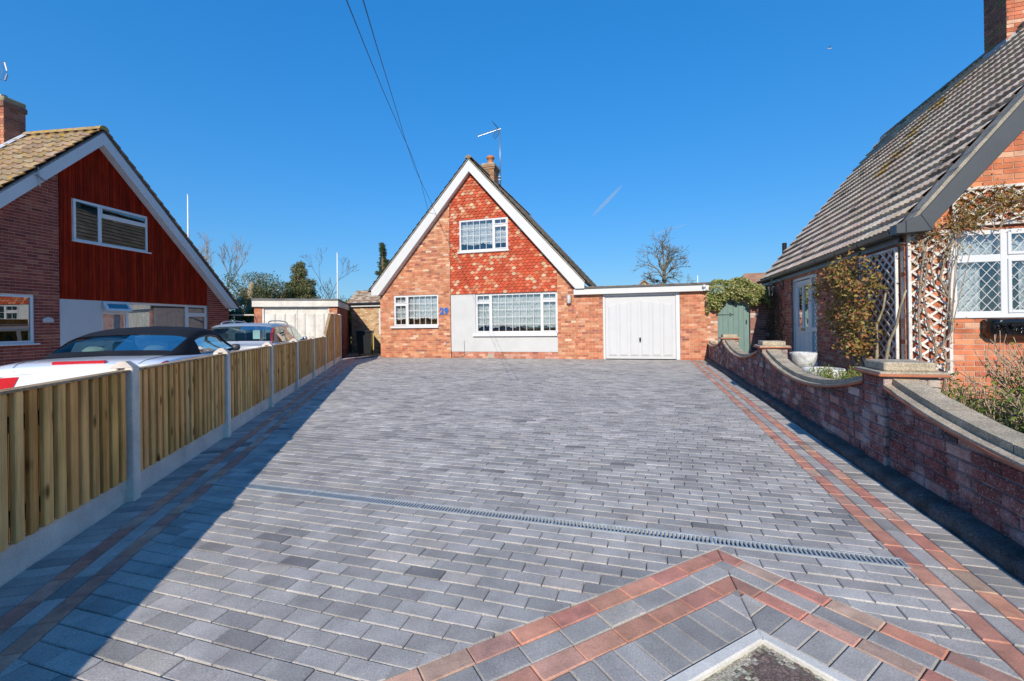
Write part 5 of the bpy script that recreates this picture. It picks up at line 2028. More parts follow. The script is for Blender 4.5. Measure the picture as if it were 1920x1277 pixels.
MB().tube([(0, 0, 0), (0, 0, .28)], .012, 6).build('stake', 'metal', sg)
MB().bbox(-.07, .07, -.05, .05, .28, .33, .01).lathe([(.04, .18), (.05, .28)], 8).build('lamp_head', 'metal', sg)

# ------------------------------------------------------------------ left-hand house
LG0 = -.16
LA = rad(82.5)
lh = thing('timber_clad_house', 'brick house on the left with dark red timber boarding under its gable', 'house', (-11.46, 11.05, 0), LA)
LU, LZ = 1.2, 6.62
def lsl(u):
    return 1.02 if u < LU else .942
def ltop(u, drop=0.):
    return LZ - lsl(u) * abs(u - LU) - drop
ldrop = .16
U0, U1 = -3.2, 5.92
WL_U = (.61, 2.665, 3.52, 4.62)
WL_G = (-1.75, -.262, .88, 2.052)
WL_S = (1.29, 4.88, .55, 1.975)
core = MB()
slab(core, HP, [(U0, -.3), (U1, -.3), (U1, ltop(U1, ldrop)), (LU, ltop(LU, ldrop)), (U0, ltop(U0, ldrop))], [WL_U, WL_G, WL_S], -.12, -.006, (0.62, 0.46, 0.38))
core.box(U0, U0 + .12, .121, 7.5, -.3, 2.0, (0.3, 0.14, 0.1)).box(U1 - .12, U1, .121, 7.5, -.3, 1.9, (0.3, 0.14, 0.1)).box(U0 + .12, U1 - .12, 7.4, 7.5, -.3, 1.9, (0.3, 0.14, 0.1))
core.build('wall_core', 'mortar', lh)
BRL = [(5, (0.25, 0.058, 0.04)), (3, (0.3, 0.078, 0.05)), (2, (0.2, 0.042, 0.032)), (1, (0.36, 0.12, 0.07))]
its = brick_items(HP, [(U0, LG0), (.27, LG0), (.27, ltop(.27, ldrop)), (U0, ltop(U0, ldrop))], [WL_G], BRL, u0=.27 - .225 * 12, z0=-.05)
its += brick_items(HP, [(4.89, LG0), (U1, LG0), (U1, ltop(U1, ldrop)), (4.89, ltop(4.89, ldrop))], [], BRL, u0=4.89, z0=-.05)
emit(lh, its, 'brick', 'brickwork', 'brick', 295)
# vertical boarding
nb_ = 48
bp0, bp1 = .275, 4.885
for i in range(nb_):
    a, b = bp0 + (bp1 - bp0) * i / nb_ + .002, bp0 + (bp1 - bp0) * (i + 1) / nb_ - .002
    c = jit((0.26, 0.018, 0.005), .25, .08)
    z0, za, zb = 1.985, ltop(a, ldrop), ltop(b, ldrop)
    parts_ = [[(a, z0), (b, z0), (b, zb), (a, za)]]
    if b > WL_U[0] - .01 and a < WL_U[1] + .01:
        parts_ = [[(a, z0), (b, z0), (b, WL_U[2] - .03), (a, WL_U[2] - .03)], [(a, WL_U[3] + .005), (b, WL_U[3] + .005), (b, zb), (a, za)]]
    for p in parts_:
        o = MB().prism(p, -.008, .022 + R.uniform(-.001, .002), HP, .005).build('board', 'cladding', lh)
        o.color = (*c, 1)
mb = MB()
for r in rect_minus((.272, 4.888, -.25, 1.984), [shrink(WL_S, -.003)]):
    mb.prism(rpoly(r), -.009, .012, HP)
mb.build('rendered_panel', 'render', lh)
window(lh, HP, WL_U, [((.625, 1.27, 3.535, 4.605), False, 1, 1), ((1.27, 2.65, 4.33, 4.605), True, 1, 1), ((1.27, 2.65, 3.535, 4.32), False, 1, 1)], (.55, 2.74, 3.49, 3.53, .07),
       'white upstairs window in the red boarding', set_back=-.015, glass='glass_dark', room_col=(0.05, 0.05, 0.06))
window(lh, HP, WL_G, [((-1.735, -1.0, .895, 2.037), False, 1, 1), ((-1.0, -.277, .895, 2.037), True, 1, 1)], (-1.82, -.19, .85, .885, .06), 'white ground floor window at the picture edge', glass='glass_dark', room_col=(0.06, 0.06, 0.06))
w_ = window(lh, HP, WL_S, [((1.3, 2.03, .565, 1.66), False, 1, 1), ((2.03, 4.065, .565, 1.96), False, 1, 1), ((4.065, 4.87, 1.66, 1.96), True, 1, 1), ((4.065, 4.87, .565, 1.65), True, 1, 1)], (1.24, 4.93, .51, .548, .06),
            'long white window with a propped open fanlight', glass='glass_soft', curtain=[(1.32, 4.86, 1.95, .6, 34, .02)], room_col=(0.25, 0.27, 0.28))
# opened top-hung fanlight
tl_ = rad(28)
def OP(u, z, d):
    q = 1.965 - z
    return HP(u, 1.965 - q * math.cos(tl_) + d * math.sin(tl_), .02 + q * math.sin(tl_) + d * math.cos(tl_))
mb = MB()
rects(mb, OP, rect_minus((1.305, 2.025, 1.67, 1.965), [(1.38, 1.95, 1.74, 1.9)]), -.02, .02)
fan = mb.build('fanlight', 'upvc', w_)
MB().prism(rpoly((1.38, 1.95, 1.74, 1.9)), -.003, .003, OP, 0, back=True).build('pane', 'glass_dark', fan)
# house name plaque
mb = MB().prism([(-.1, 1.385), (.13, 1.385), (.13, 1.48), (.08, 1.5), (.015, 1.525), (-.05, 1.5), (-.1, 1.48)], -.002, .02, HP, .008, (0.8, 0.8, 0.8))
mb.build('plaque', 'white', lh)

# roof
LOV = .25
def mk_slope(s):
    sl = 1.02 if s < 0 else .942
    half = 4.5 if s < 0 else 4.98
    q = math.sqrt(1 + sl * sl)
    def P(a, b, h):
        du = half - b / q
        return (LU + s * (du + h * sl / q), a, LZ - sl * du + .02 + h / q)
    return P, half * q
lroof = MB()
LPs = {}
for s in (-1, 1):
    P_, ln_ = mk_slope(s)
    LPs[s] = (P_, ln_)
    lroof.box(-LOV, 7.6, 0, ln_, -.06, -.001 * (s + 2), (0.06, 0.05, 0.04), P_)
lrf = lroof.build('roof', 'plain', lh)
def lcol(a, b):
    return jit(R.choice([(0.36, 0.26, 0.17), (0.4, 0.3, 0.2), (0.32, 0.23, 0.15)]), .12, .05)
its = tile_items(LPs[-1][0], -LOV - .03, 7.6, -.02, LPs[-1][1] - .05, .3, .3, lcol, 'bold', 8, .045)
emit(lrf, its, 'roof_tile', 'roof_tiles', 'lichentile', 200)
mb = MB()
for t in tile_items(LPs[1][0], -LOV - .03, 7.6, -.02, LPs[1][1] - .05, .3, .3, lcol, 'bold', 6, .03):
    mb.add(t.v, t.f, t.col)
mb.build('roof_tiles', 'rooftile', lrf)['kind'] = 'stuff'
for i in range(18):
    y0 = -LOV - .03 + i * .45
    mb = MB()
    vs = []
    for y in (y0, y0 + .45):
        for k in range(9):
            w = math.pi * k / 8
            vs.append((LU - .13 * math.cos(w), y, LZ + .0 + .12 * math.sin(w) - (.0 if y == y0 else .006)))
    mb.add(vs, [(k, k + 1, 10 + k, 9 + k) for k in range(8)] + [tuple(range(9))], jit((0.34, 0.24, 0.12) if i < 5 else (0.34, 0.3, 0.26), .1)).build('ridge_tile', 'lichentile', lrf)
for s in (-1, 1):
    sl = 1.02 if s < 0 else .942
    half = 4.45 if s < 0 else 4.92
    X = lambda du: LU + s * du
    th = .40
    zb = LZ - sl * half - .07
    mb = MB()
    mb.prism([(X(0), LZ), (X(half), LZ - sl * half), (X(half), zb), (X(half - .33), zb), (X(0), LZ - th)], LOV - .03, LOV, HP, .006, back=True)
    mb.build('barge_board', 'white', lh)
    mb = MB()
    mb.prism([(X(0), LZ - th + .01), (X(half - .36), zb + .02), (X(half - .36), zb + .05), (X(0), LZ - th + .05)], .0, LOV - .03, HP, 0, (0.7, 0.7, 0.72), back=True)
    mb.build('soffit', 'plain', lh)
    mb = MB()
    xa, xb = sorted((X(half - .34), X(half - .02)))
    mb.box(xa, xb, -LOV + .03, 7.5, zb + .002, zb + .03)
    mb.build('eave_soffit', 'white', lh)
    mb = MB()
    xg = X(half + .05)
    vs = []
    for y in (-LOV - .02, 7.6):
        for k in range(7):
            w = math.pi * k / 6
            vs.append((xg - .055 * math.cos(w), y, zb + .1 - .055 * math.sin(w)))
    mb.add(vs, [(k, k + 1, 8 + k, 7 + k) for k in range(6)] + [tuple(range(7))]).build('gutter', 'white', lh)
# chimney
a0, a1, b0, b1, zt = .68, 1.17, 2.2, 2.95, 7.5
lch = MB().box(a0 + .008, a1 - .008, b0 + .008, b1, 5.6, zt, (0.4, 0.33, 0.28)).build('chimney', 'mortar', lh)
CL = [(3, (0.24, 0.1, 0.07)), (2, (0.3, 0.13, 0.09)), (1, (0.2, 0.12, 0.08))]  # shaded face of the stack, shade painted into darker bricks
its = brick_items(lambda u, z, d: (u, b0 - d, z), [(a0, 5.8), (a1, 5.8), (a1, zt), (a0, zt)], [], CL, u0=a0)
its += brick_items(lambda v_, z, d: (a0 - d, v_, z), [(b0, 5.6), (b1, 5.6), (b1, zt), (b0, zt)], [], BR29, u0=b0)  # sunlit face: brighter bricks, light painted into the colour
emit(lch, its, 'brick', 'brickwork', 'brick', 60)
MB().bbox(a0 - .03, a1 + .03, b0 - .03, b1 + .03, zt - .28, zt - .14, .008, (0.22, 0.11, 0.08)).bbox(a0 - .015, a1 + .015, b0 - .015, b1 + .015, zt - .13, zt, .02, (0.3, 0.25, 0.16)).build('corbel', 'brick', lch)
MB().lathe([(.11, zt - .02), (.105, zt + .12), (.1, zt + .13)], 16, ((a0 + a1) / 2 - .05, (b0 + b1) / 2 - .05, 0), (0.5, 0.49, 0.45)).build('flue_pot', 'metal', lch, True)
mb = MB()
for i in range(7):
    u = a0 + (a1 - a0) * i / 7
    zz = ltop(u) + .06
    mb.add([(u, b0 - .02, zz - .06), (u + .075, b0 - .02, zz), (u + .075, b0 - .02, zz + .1), (u, b0 - .02, zz + .03)], [(0, 1, 2, 3)], (1.6, 1.5, 1.5))
mb.add([LPs[-1][0](b0 - .14, (4.5 - (LU - u)) * math.sqrt(1 + 1.02 ** 2), .06) for u in (a0 - .3, a1 + .02)] + [LPs[-1][0](b0 - .01, (4.5 - (LU - u)) * math.sqrt(1 + 1.02 ** 2), .09) for u in (a1 + .02, a0 - .3)], [(0, 1, 2, 3)], (1.7, 1.6, 1.6))
mb.build('lead_flashing', 'lead', lch)
# grid aerial beyond the chimney, mostly outside the picture
ga = thing('grid_aerial', 'grey mesh dish aerial above the chimney at the left picture edge', 'aerial', tuple(wmat(lh) @ Vector((.72, 2.5, 7.5))), LA)
MB().tube([(0, .1, -.4), (0, .1, 1.1)], .02, 6).build('mast', 'metal', ga)
mb = MB()
for k in range(11):
    z = .58 + .05 * k
    mb.tube([(.3 - .06 * abs(k - 5) / 5 - .1 * t, .05 + .14 * t * t, z) for t in (0, .5, 1, 1.5, 2, 2.5)], .006, 4)
mb.build('reflector_bar', 'metal', ga)
mb = MB()
mb.tube([(.3 - .06 * abs(k - 5) / 5, .05, .58 + .05 * k) for k in range(5)], .022, 5, (0.3, 0.3, 0.33))
mb.tube([(.3 - .06 * abs(k - 5) / 5, .05, .58 + .05 * k) for k in range(6, 11)], .022, 5, (0.9, 0.9, 0.9))
mb.build('rim', 'plain', ga)
sb = MB()
sb.tube([(-.35, -LOV - .02, ltop(-.35) + .05), (-.33, -LOV - .05, ltop(-.35) - .42)], .012, 5, (0.6, 0.6, 0.62))
sb.tube([(-.42, -LOV - .04, ltop(-.35) - .15), (-.22, -LOV - .04, ltop(-.35) - .25)], .015, 5, (0.5, 0.5, 0.52))
sb.build('cable_bracket', 'metal', lh)

# ------------------------------------------------------------------ neighbouring flat-roofed garage on the left
GA = rad(14.9)
lg = thing('neighbour_garage', 'small flat roofed brick garage with old white panelled door behind the cars', 'garage', (-8.93, 15.5, LG0), GA)
GW = 2.72
core = MB()
core.box(.02, .24, .01, .12, 0, 2.1, (0.5, 0.42, 0.35)).box(GW - .28, GW - .02, .01, .12, 0, 2.1, (0.5, 0.42, 0.35))
core.box(GW - .14, GW - .02, .121, 5, 0, 2.1, (0.36, 0.27, 0.22)).box(.02, .14, .121, 5, 0, 2.1, (0.4, 0.3, 0.25)).box(.14, GW - .14, 4.88, 5, 0, 2.1, (0.4, 0.3, 0.25))
core.build('wall_core', 'mortar', lg)
SPg = lambda v_, z, d: (GW - .01 + d, v_, z)
its = brick_items(HP, [(0.01, 0), (.25, 0), (.25, 2.1), (.01, 2.1)], [], BRG, u0=.01)
its += brick_items(HP, [(GW - .28, 0), (GW - .01, 0), (GW - .01, 2.1), (GW - .28, 2.1)], [], BRG, u0=GW - .28)
its += brick_items(SPg, [(0, 0), (5, 0), (5, 2.1), (0, 2.1)], [], BRL, u0=0)
emit(lg, its, 'brick', 'brickwork', 'brick', 120)
MB().bbox(-.03, GW + .03, -.1, -.07, 2.06, 2.28, .005).build('fascia', 'oldwhite', lg)
MB().bbox(GW + .0, GW + .03, -.07, 5.05, 2.06, 2.28, .005).build('side_fascia', 'oldwhite', lg)
MB().bbox(-.05, GW + .05, -.13, 5.1, 2.282, 2.345, .01, (1.3, 1.3, 1.3)).build('felt_roof', 'felt', lg)
MB().box(.25, .31, .02, .08, 0, 2.06).box(GW - .34, GW - .28, .02, .08, 0, 2.06).box(.31, GW - .34, .02, .08, 2.0, 2.06).build('door_frame', 'oldwhite', lg)
dl = garage_door(lg, lambda u, z, d: (u, .06 - d, z), .315, GW - .345, .02, 1.995, 0.0, 'oldwhite', 6, False)
MB().prism(rpoly((1.33, 1.37, .03, 1.98)), .002, .02, lambda u, z, d: (u, .06 - d, z), .004).build('cover_strip', 'oldwhite', dl)

# ------------------------------------------------------------------ buff brick outbuilding and bin beyond the side of the house
tb = thing('buff_outbuilding', 'buff brick single storey building with mottled tiled roof behind the house', 'building', (-7.25, 20.25, -.05), -MAIN_A)
core = MB().box(0, 3.4, .01, .3, 0, 2.1, (0.55, 0.45, 0.33)).box(0, .12, .3, 4, 0, 2.1, (0.5, 0.4, 0.3))
core.build('wall_core', 'mortar', tb)
its = brick_items(HP, [(0, 0), (3.4, 0), (3.4, 2.1), (0, 2.1)], [(1.42, 1.9, .85, 2.0)], [(4, (0.5, 0.34, 0.19)), (3, (0.56, 0.4, 0.24)), (2, (0.44, 0.28, 0.15)), (1, (0.4, 0.22, 0.12))], u0=0)
emit(tb, its, 'brick', 'brickwork', 'brick', 100)
MB().box(1.42, 1.9, -.02, .005, .85, 2.0).build('window', 'upvc', tb)
MB().box(-.1, 3.5, -.14, -.11, 2.1, 2.2, (0.6, 0.6, 0.6)).build('fascia', 'plain', tb)
mb = MB()
mb.tube([(-.15, -.17, 2.22), (3.5, -.17, 2.22)], .05, 8)
mb.build('gutter', 'black', tb)
TS = math.tan(rad(40))
tq = math.sqrt(1 + TS * TS)
TPP = lambda a, b, h: (a, -.2 + b / tq - h * TS / tq, 2.2 + TS * b / tq + h / tq)
trf = MB().box(-.15, 3.5, 0, 1.05, -.05, 0, (0.1, 0.08, 0.06), TPP).build('roof', 'plain', tb)
its = tile_items(TPP, -.15, 3.5, 0, 1.05, .2, .1, lambda a, b: jit(R.choice([(0.3, 0.2, 0.14), (0.4, 0.32, 0.24), (0.22, 0.16, 0.12), (0.46, 0.4, 0.32)]), .15), 'flat', 3, .02, stagger=True)
emit(trf, its, 'roof_tile', 'roof_tiles', 'rooftile', 60)
bn = thing('wheelie_bin', 'black wheelie bin in the shade beside the neighbouring garage', 'bin', (-6.0, 18.3, 0), rad(8))
bmb = MB()
bmb.add([(-.24, -.26, .08), (.24, -.26, .08), (.24, .26, .08), (-.24, .26, .08), (-.29, -.33, .92), (.29, -.33, .92), (.29, .33, .92), (-.29, .33, .92)], [(0, 1, 5, 4), (1, 2, 6, 5), (2, 3, 7, 6), (3, 0, 4, 7), (0, 3, 2, 1), (4, 5, 6, 7)])
bmb.build('body', 'black', bn)
MB().bbox(-.31, .31, -.36, .36, .92, 1.0, .03).bbox(-.25, .25, .34, .4, .95, .99, .01).build('lid', 'black', bn)
for sx in (-1, 1):
    m_ = MB().tube([(sx * .24, .26, .1), (sx * .3, .26, .1)], .1, 14)
    m_.build('wheel', 'tyre', bn)
hs_ = thing('fence_stake', 'thin yellowish stake leaning by the wheelie bin', 'stake', (-5.62, 18.15, 0))
MB().bbox(-.02, .02, -.02, .02, 0, .9, .004, (0.42, 0.36, 0.1)).build('rod', 'plain', hs_)

# ------------------------------------------------------------------ cars behind the fence
class Loft:
    """Half sections along the car's length; section points run from sill to centre line; Catmull-Rom both ways."""
    def __init__(self, st):
        self.y = [s[0] for s in st]
        self.p = [s[1] for s in st]
        self.n = len(self.p[0])
    @staticmethod
    def cr(a, b, c, d, t):
        return tuple(.5 * (2 * b[i] + (c[i] - a[i]) * t + (2 * a[i] - 5 * b[i] + 4 * c[i] - d[i]) * t * t + (3 * b[i] - a[i] - 3 * c[i] + d[i]) * t ** 3) for i in range(len(b)))
    def row(self, k, t):
        s = t * (self.n - 1)
        i = min(int(s), self.n - 2)
        P = self.p[k]
        f = s - i
        return self.cr(P[max(i - 1, 0)], P[i], P[i + 1], P[min(i + 2, self.n - 1)], f)
    def at(self, y, t):
        ys = self.y
        i = 0
        while i < len(ys) - 2 and ys[i + 1] < y:
            i += 1
        f = (y - ys[i]) / (ys[i + 1] - ys[i])
        rs = [self.row(k, t) for k in (max(i - 1, 0), i, i + 1, min(i + 2, len(ys) - 1))]
        x, z = self.cr(*rs, min(max(f, 0), 1))
        return Vector((max(x, 0), y, z))
    def patch(self, mb, ys, ts, off=0.0, side=1, col=(1, 1, 1)):
        vs, fs = [], []
        for y in ys:
            for t in ts:
                p = self.at(y, t)
                if off:
                    e = .01
                    a = self.at(y + e, t) - self.at(y - e, t)
                    b = self.at(y, min(1, t + e)) - self.at(y, max(0, t - e))
                    nrm = b.cross(a)
                    if nrm.length > 1e-9:
                        nrm.normalize()
                        if nrm.dot(Vector((p.x, 0, p.z - .6))) < 0:
                            nrm = -nrm
                        p = p + nrm * off
                vs.append((side * max(p.x, 0), p.y, p.z))
        m = len(ts)
        for i in range(len(ys) - 1):
            for j in range(m - 1):
                k = i * m + j
                fs.append((k, k + 1, k + m + 1, k + m))
        mb.add(vs, fs, col)
        return mb
def lin(a, b, n):
    return [a + (b - a) * i / n for i in range(n + 1)]

def wheel(t, x, y, s):
    m_ = MB()
    prof = [(.2, -.1), (.3, -.105), (.325, -.08), (.33, 0), (.325, .08), (.3, .105), (.2, .1)]
    vs, fs = [], []
    n = 28
    for (r, d) in prof:
        for k in range(n):
            w = 2 * math.pi * k / n
            vs.append((x + d, y + r * math.cos(w), .33 + r * math.sin(w)))
    for i in range(len(prof) - 1):
        for k in range(n):
            fs.append((i * n + k, i * n + (k + 1) % n, (i + 1) * n + (k + 1) % n, (i + 1) * n + k))
    wh = m_.add(vs, fs).build('wheel', 'tyre', t, True)
    rm = MB()
    for k in range(10):
        w = 2 * math.pi * k / 10
        rm.tube([(x + s * .08, y + .04 * math.cos(w), .33 + .04 * math.sin(w)), (x + s * .09, y + .21 * math.cos(w), .33 + .21 * math.sin(w))], .02, 5)
    rm.tube([(x + s * .06, y, .33), (x + s * .1, y, .33)], .06, 10)
    rm.build('rim', 'metal', wh)

def shell(t, L_, ys, ts, mat, name='body', off=0.0, extra=None):
    mb = MB()
    for s in (1, -1):
        L_.patch(mb, ys, ts, off, s)
    if extra:
        extra(mb)
    return mb.build(name, mat, t, True)

# white convertible with a black soft top
cv_dir = rad(17)
cv = thing('convertible_car', 'white convertible with a black soft top parked behind the drive fence', 'car', (-5.2, 5.3, LG0), cv_dir)
body = Loft([(0.0, [(.62, .28), (.76, .42), (.79, .6), (.76, .76), (.6, .84), (0, .86)]),
             (.06, [(.8, .24), (.865, .42), (.875, .62), (.85, .82), (.68, .905), (0, .93)]),
             (.22, [(.85, .2), (.89, .42), (.895, .66), (.87, .875), (.72, .955), (0, .975)]),
             (.7, [(.86, .18), (.9, .45), (.9, .7), (.875, .9), (.76, .975), (0, 1.0)]),
             (1.2, [(.86, .18), (.9, .45), (.905, .7), (.885, .9), (.8, .965), (0, 1.0)]),
             (2.1, [(.86, .18), (.9, .45), (.9, .7), (.885, .89), (.82, .945), (0, .96)]),
             (3.2, [(.86, .18), (.9, .45), (.9, .69), (.875, .87), (.8, .945), (0, .985)]),
             (4.1, [(.85, .2), (.885, .42), (.875, .62), (.82, .77), (.68, .84), (0, .88)]),
             (4.55, [(.78, .24), (.82, .4), (.8, .55), (.72, .66), (.55, .72), (0, .75)]),
             (4.66, [(.6, .3), (.66, .4), (.64, .5), (.56, .58), (.42, .62), (0, .64)])])
ys = [0, .015, .03, .06, .1, .16, .22, .35] + lin(.5, 4.4, 26) + [4.5, 4.58, 4.63, 4.66]
def rear_cap(mb):
    pts = [body.at(0, t) for t in lin(0, 1, 10)]
    ring = [(p.x, 0, p.z) for p in pts] + [(-p.x, 0, p.z) for p in reversed(pts)]
    mb.add(ring, [tuple(range(len(ring)))])
    pts = [body.at(4.66, t) for t in lin(0, 1, 10)]
    ring = [(p.x, 4.66, p.z) for p in pts] + [(-p.x, 4.66, p.z) for p in reversed(pts)]
    mb.add(ring, [tuple(range(len(ring)))])
shell(cv, body, ys, lin(0, 1, 20), 'carwhite', extra=rear_cap)
top = Loft([(.72, [(.7, .985), (.69, .99), (.58, .995), (0, 1.005)]),
            (.95, [(.79, .96), (.75, 1.03), (.6, 1.1), (0, 1.12)]),
            (1.3, [(.82, .95), (.76, 1.11), (.62, 1.235), (0, 1.265)]),
            (1.7, [(.83, .945), (.75, 1.16), (.62, 1.32), (0, 1.365)]),
            (2.15, [(.83, .94), (.73, 1.18), (.61, 1.35), (0, 1.40)]),
            (2.6, [(.83, .94), (.71, 1.16), (.59, 1.33), (0, 1.375)]),
            (2.95, [(.83, .94), (.71, 1.1), (.58, 1.25), (0, 1.305)]),
            (3.6, [(.82, .93), (.78, .94), (.66, .955), (0, .98)])])
mb = MB()
roof_t = lin(.36, 1, 12)
for s in (1, -1):
    top.patch(mb, lin(.72, .86, 3), lin(0, 1, 14), 0, s)            # hem behind the rear window
    top.patch(mb, lin(.86, 1.33, 8), lin(0, .56, 8), 0, s)          # rear quarters
    top.patch(mb, lin(1.33, 1.5, 3), lin(0, 1, 14), 0, s)
    top.patch(mb, lin(1.5, 2.95, 16), lin(.42, 1, 10), 0, s)
cv_top = mb.build('soft_top', 'softtop', cv, True)
mb = MB()
for s in (1, -1):
    top.patch(mb, lin(.86, 1.33, 8), lin(.56, 1, 8), -.004, s)
mb.build('rear_window', 'car_glass', cv, True)
for s in (1, -1):
    top.patch(MB_ := MB(), lin(1.5, 2.9, 14), lin(.06, .42, 6), -.006, s)
    MB_.build('side_window', 'car_glass', cv, True)
    fr_ = MB()
    fr_.tube([tuple(Vector((s, 1, 1)) * top.at(y, .06)) for y in lin(1.5, 2.95, 8)], .012, 5, (0.8, 0.8, 0.8))
    fr_.build('waist_trim', 'metal', cv)
    pl = MB()
    pl.tube([tuple(Vector((s, 1, 1)) * top.at(y, .06 + .46 * (1 - (y - 2.9) / .65))) for y in lin(2.9, 3.5, 6)], .02, 6)
    pl.tube([tuple(Vector((s, 1, 1)) * top.at(y, .42)) for y in lin(1.5, 2.9, 8)], .012, 5)
    pl.build('window_pillar', 'black', cv, True)
    mr = MB()
    mr.lathe([(.02, -.06), (.06, -.05), (.075, 0), (.06, .05), (.02, .06)], 12, (s * .97, 2.78, 1.0))
    mr.tube([(s * .84, 2.78, .95), (s * .96, 2.78, .98)], .025, 6)
    mr.build('door_mirror', 'darktrim', cv, True)
    MBl = MB()
    body.patch(MBl, lin(.0, .3, 8), lin(.48, .72, 6), .006, s)
    MBl.add([tuple(Vector((s * p.x, -.006, p.z))) for p in (body.at(0, .48), body.at(0, .72))] + [(s * .5, -.006, body.at(0, .74).z), (s * .56, -.006, body.at(0, .5).z)], [(0, 1, 2, 3)])
    MBl.build('tail_light', 'redlens', cv, True)
    for yy in (.85, 3.75):
        wheel(cv, s * .8, yy, s)
mb = MB()
for s in (1, -1):
    top.patch(mb, lin(2.95, 3.55, 8), lin(.1, 1, 10), -.003, s)
mb.build('windscreen', 'car_glass', cv, True)
MB().bbox(-.26, .26, .1, .16, .94, .978, .008).build('brake_light', 'redlens', cv)
MB().bbox(-.26, .26, -.02, -.004, .56, .67, .005).build('number_plate', 'yellowplate', cv)
MB().box(-.6, .6, .25, .256, .9775, .9785, (0.35, 0.35, 0.37)).build('boot_seam', 'plain', cv)
for (x, y, w, h) in ((-.36, 1.15, .13, 1.12), (.36, 1.15, .13, 1.12), (-.37, 1.95, .14, 1.16), (.37, 1.95, .14, 1.16)):
    m_ = MB().bbox(x - .24, x + .24, y - .08, y + .1, .5, .98, .05).bbox(x - w, x + w, y - .06, y + .06, .96, h, .05)
    m_.build('seat', 'seat', cv, True)
MB().box(-.8, .8, 1.0, 3.2, .45, .5, (0.3, 0.3, 0.3)).build('cabin_floor', 'black', cv)

mb = MB()
for s in (1, -1):
    mb.tube([tuple(Vector((s, 1, 1)) * (body.at(y, .83) + Vector((0, 0, .002)))) for y in lin(.03, .74, 10)], .0035, 4, (0.12, 0.12, 0.13))
    mb.tube([tuple(Vector((s, 1, 1)) * (body.at(1.55 + .12 * t, .2 + .55 * t) + Vector((.002, 0, 0)))) for t in lin(0, 1, 6)], .0035, 4, (0.12, 0.12, 0.13))
mb.tube([tuple(Vector((s, 1, 1)) * (body.at(.74, t) + Vector((0, 0, .002)))) for s, t in [(1, .83), (1, .9), (1, .97), (-1, .97), (-1, .9), (-1, .83)]], .0035, 4, (0.12, 0.12, 0.13))
mb.build('panel_gap', 'plain', cv)

# silver estate car
es = thing('estate_car', 'silver estate car with tall red tail lights parked in front of the old garage', 'car', (-6.95, 11.25, LG0), rad(11.5))
body = Loft([(0.0, [(.66, .3), (.8, .42), (.82, .6), (.8, .78), (.72, .86), (0, .88)]),
             (.06, [(.82, .24), (.88, .42), (.89, .64), (.87, .84), (.78, .92), (0, .93)]),
             (.3, [(.86, .2), (.9, .45), (.905, .7), (.885, .88), (.8, .945), (0, .95)]),
             (2.2, [(.87, .18), (.905, .45), (.91, .7), (.89, .88), (.82, .945), (0, .95)]),
             (3.3, [(.87, .18), (.9, .45), (.9, .7), (.875, .87), (.8, .94), (0, .97)]),
             (4.2, [(.85, .2), (.885, .42), (.875, .62), (.82, .77), (.68, .84), (0, .88)]),
             (4.72, [(.6, .3), (.7, .4), (.68, .5), (.6, .6), (.45, .65), (0, .67)])])
ys = [0, .02, .06, .12, .2, .3] + lin(.5, 4.3, 20) + [4.5, 4.62, 4.72]
def rear_cap2(mb):
    for yy in (0, 4.72):
        pts = [body.at(yy, t) for t in lin(0, 1, 10)]
        ring = [(p.x, yy, p.z) for p in pts] + [(-p.x, yy, p.z) for p in reversed(pts)]
        mb.add(ring, [tuple(range(len(ring)))])
shell(es, body, ys, lin(0, 1, 18), 'carsilver', extra=rear_cap2)
gh = Loft([(.1, [(.8, .92), (.79, .925), (.74, .93), (0, .94)]),
           (.26, [(.83, .92), (.77, 1.1), (.7, 1.2), (0, 1.22)]),
           (.42, [(.84, .92), (.74, 1.24), (.66, 1.38), (0, 1.41)]),
           (.6, [(.85, .92), (.74, 1.28), (.64, 1.435), (0, 1.47)]),
           (1.5, [(.86, .92), (.75, 1.29), (.64, 1.455), (0, 1.495)]),
           (2.3, [(.86, .92), (.74, 1.27), (.63, 1.435), (0, 1.48)]),
           (2.8, [(.86, .92), (.73, 1.2), (.61, 1.35), (0, 1.395)]),
           (3.55, [(.84, .92), (.8, .93), (.68, .945), (0, .97)])])
mb = MB()
for s in (1, -1):
    gh.patch(mb, lin(.1, .15, 2), lin(0, 1, 14), 0, s)
    gh.patch(mb, lin(.15, .4, 6), lin(0, .5, 6), 0, s)
    gh.patch(mb, lin(.4, .6, 4), lin(0, 1, 14), 0, s)
    gh.patch(mb, lin(.6, 2.8, 16), lin(.4, 1, 8), 0, s)
    for yy in (1.25, 2.1):
        gh.patch(mb, lin(yy, yy + .09, 2), lin(0, .4, 5), .001, s)
mb.build('roof', 'carsilver', es, True)
mb = MB()
for s in (1, -1):
    gh.patch(mb, lin(.15, .4, 6), lin(.5, 1, 6), -.002, s)
mb.build('rear_window', 'car_glass', es, True)
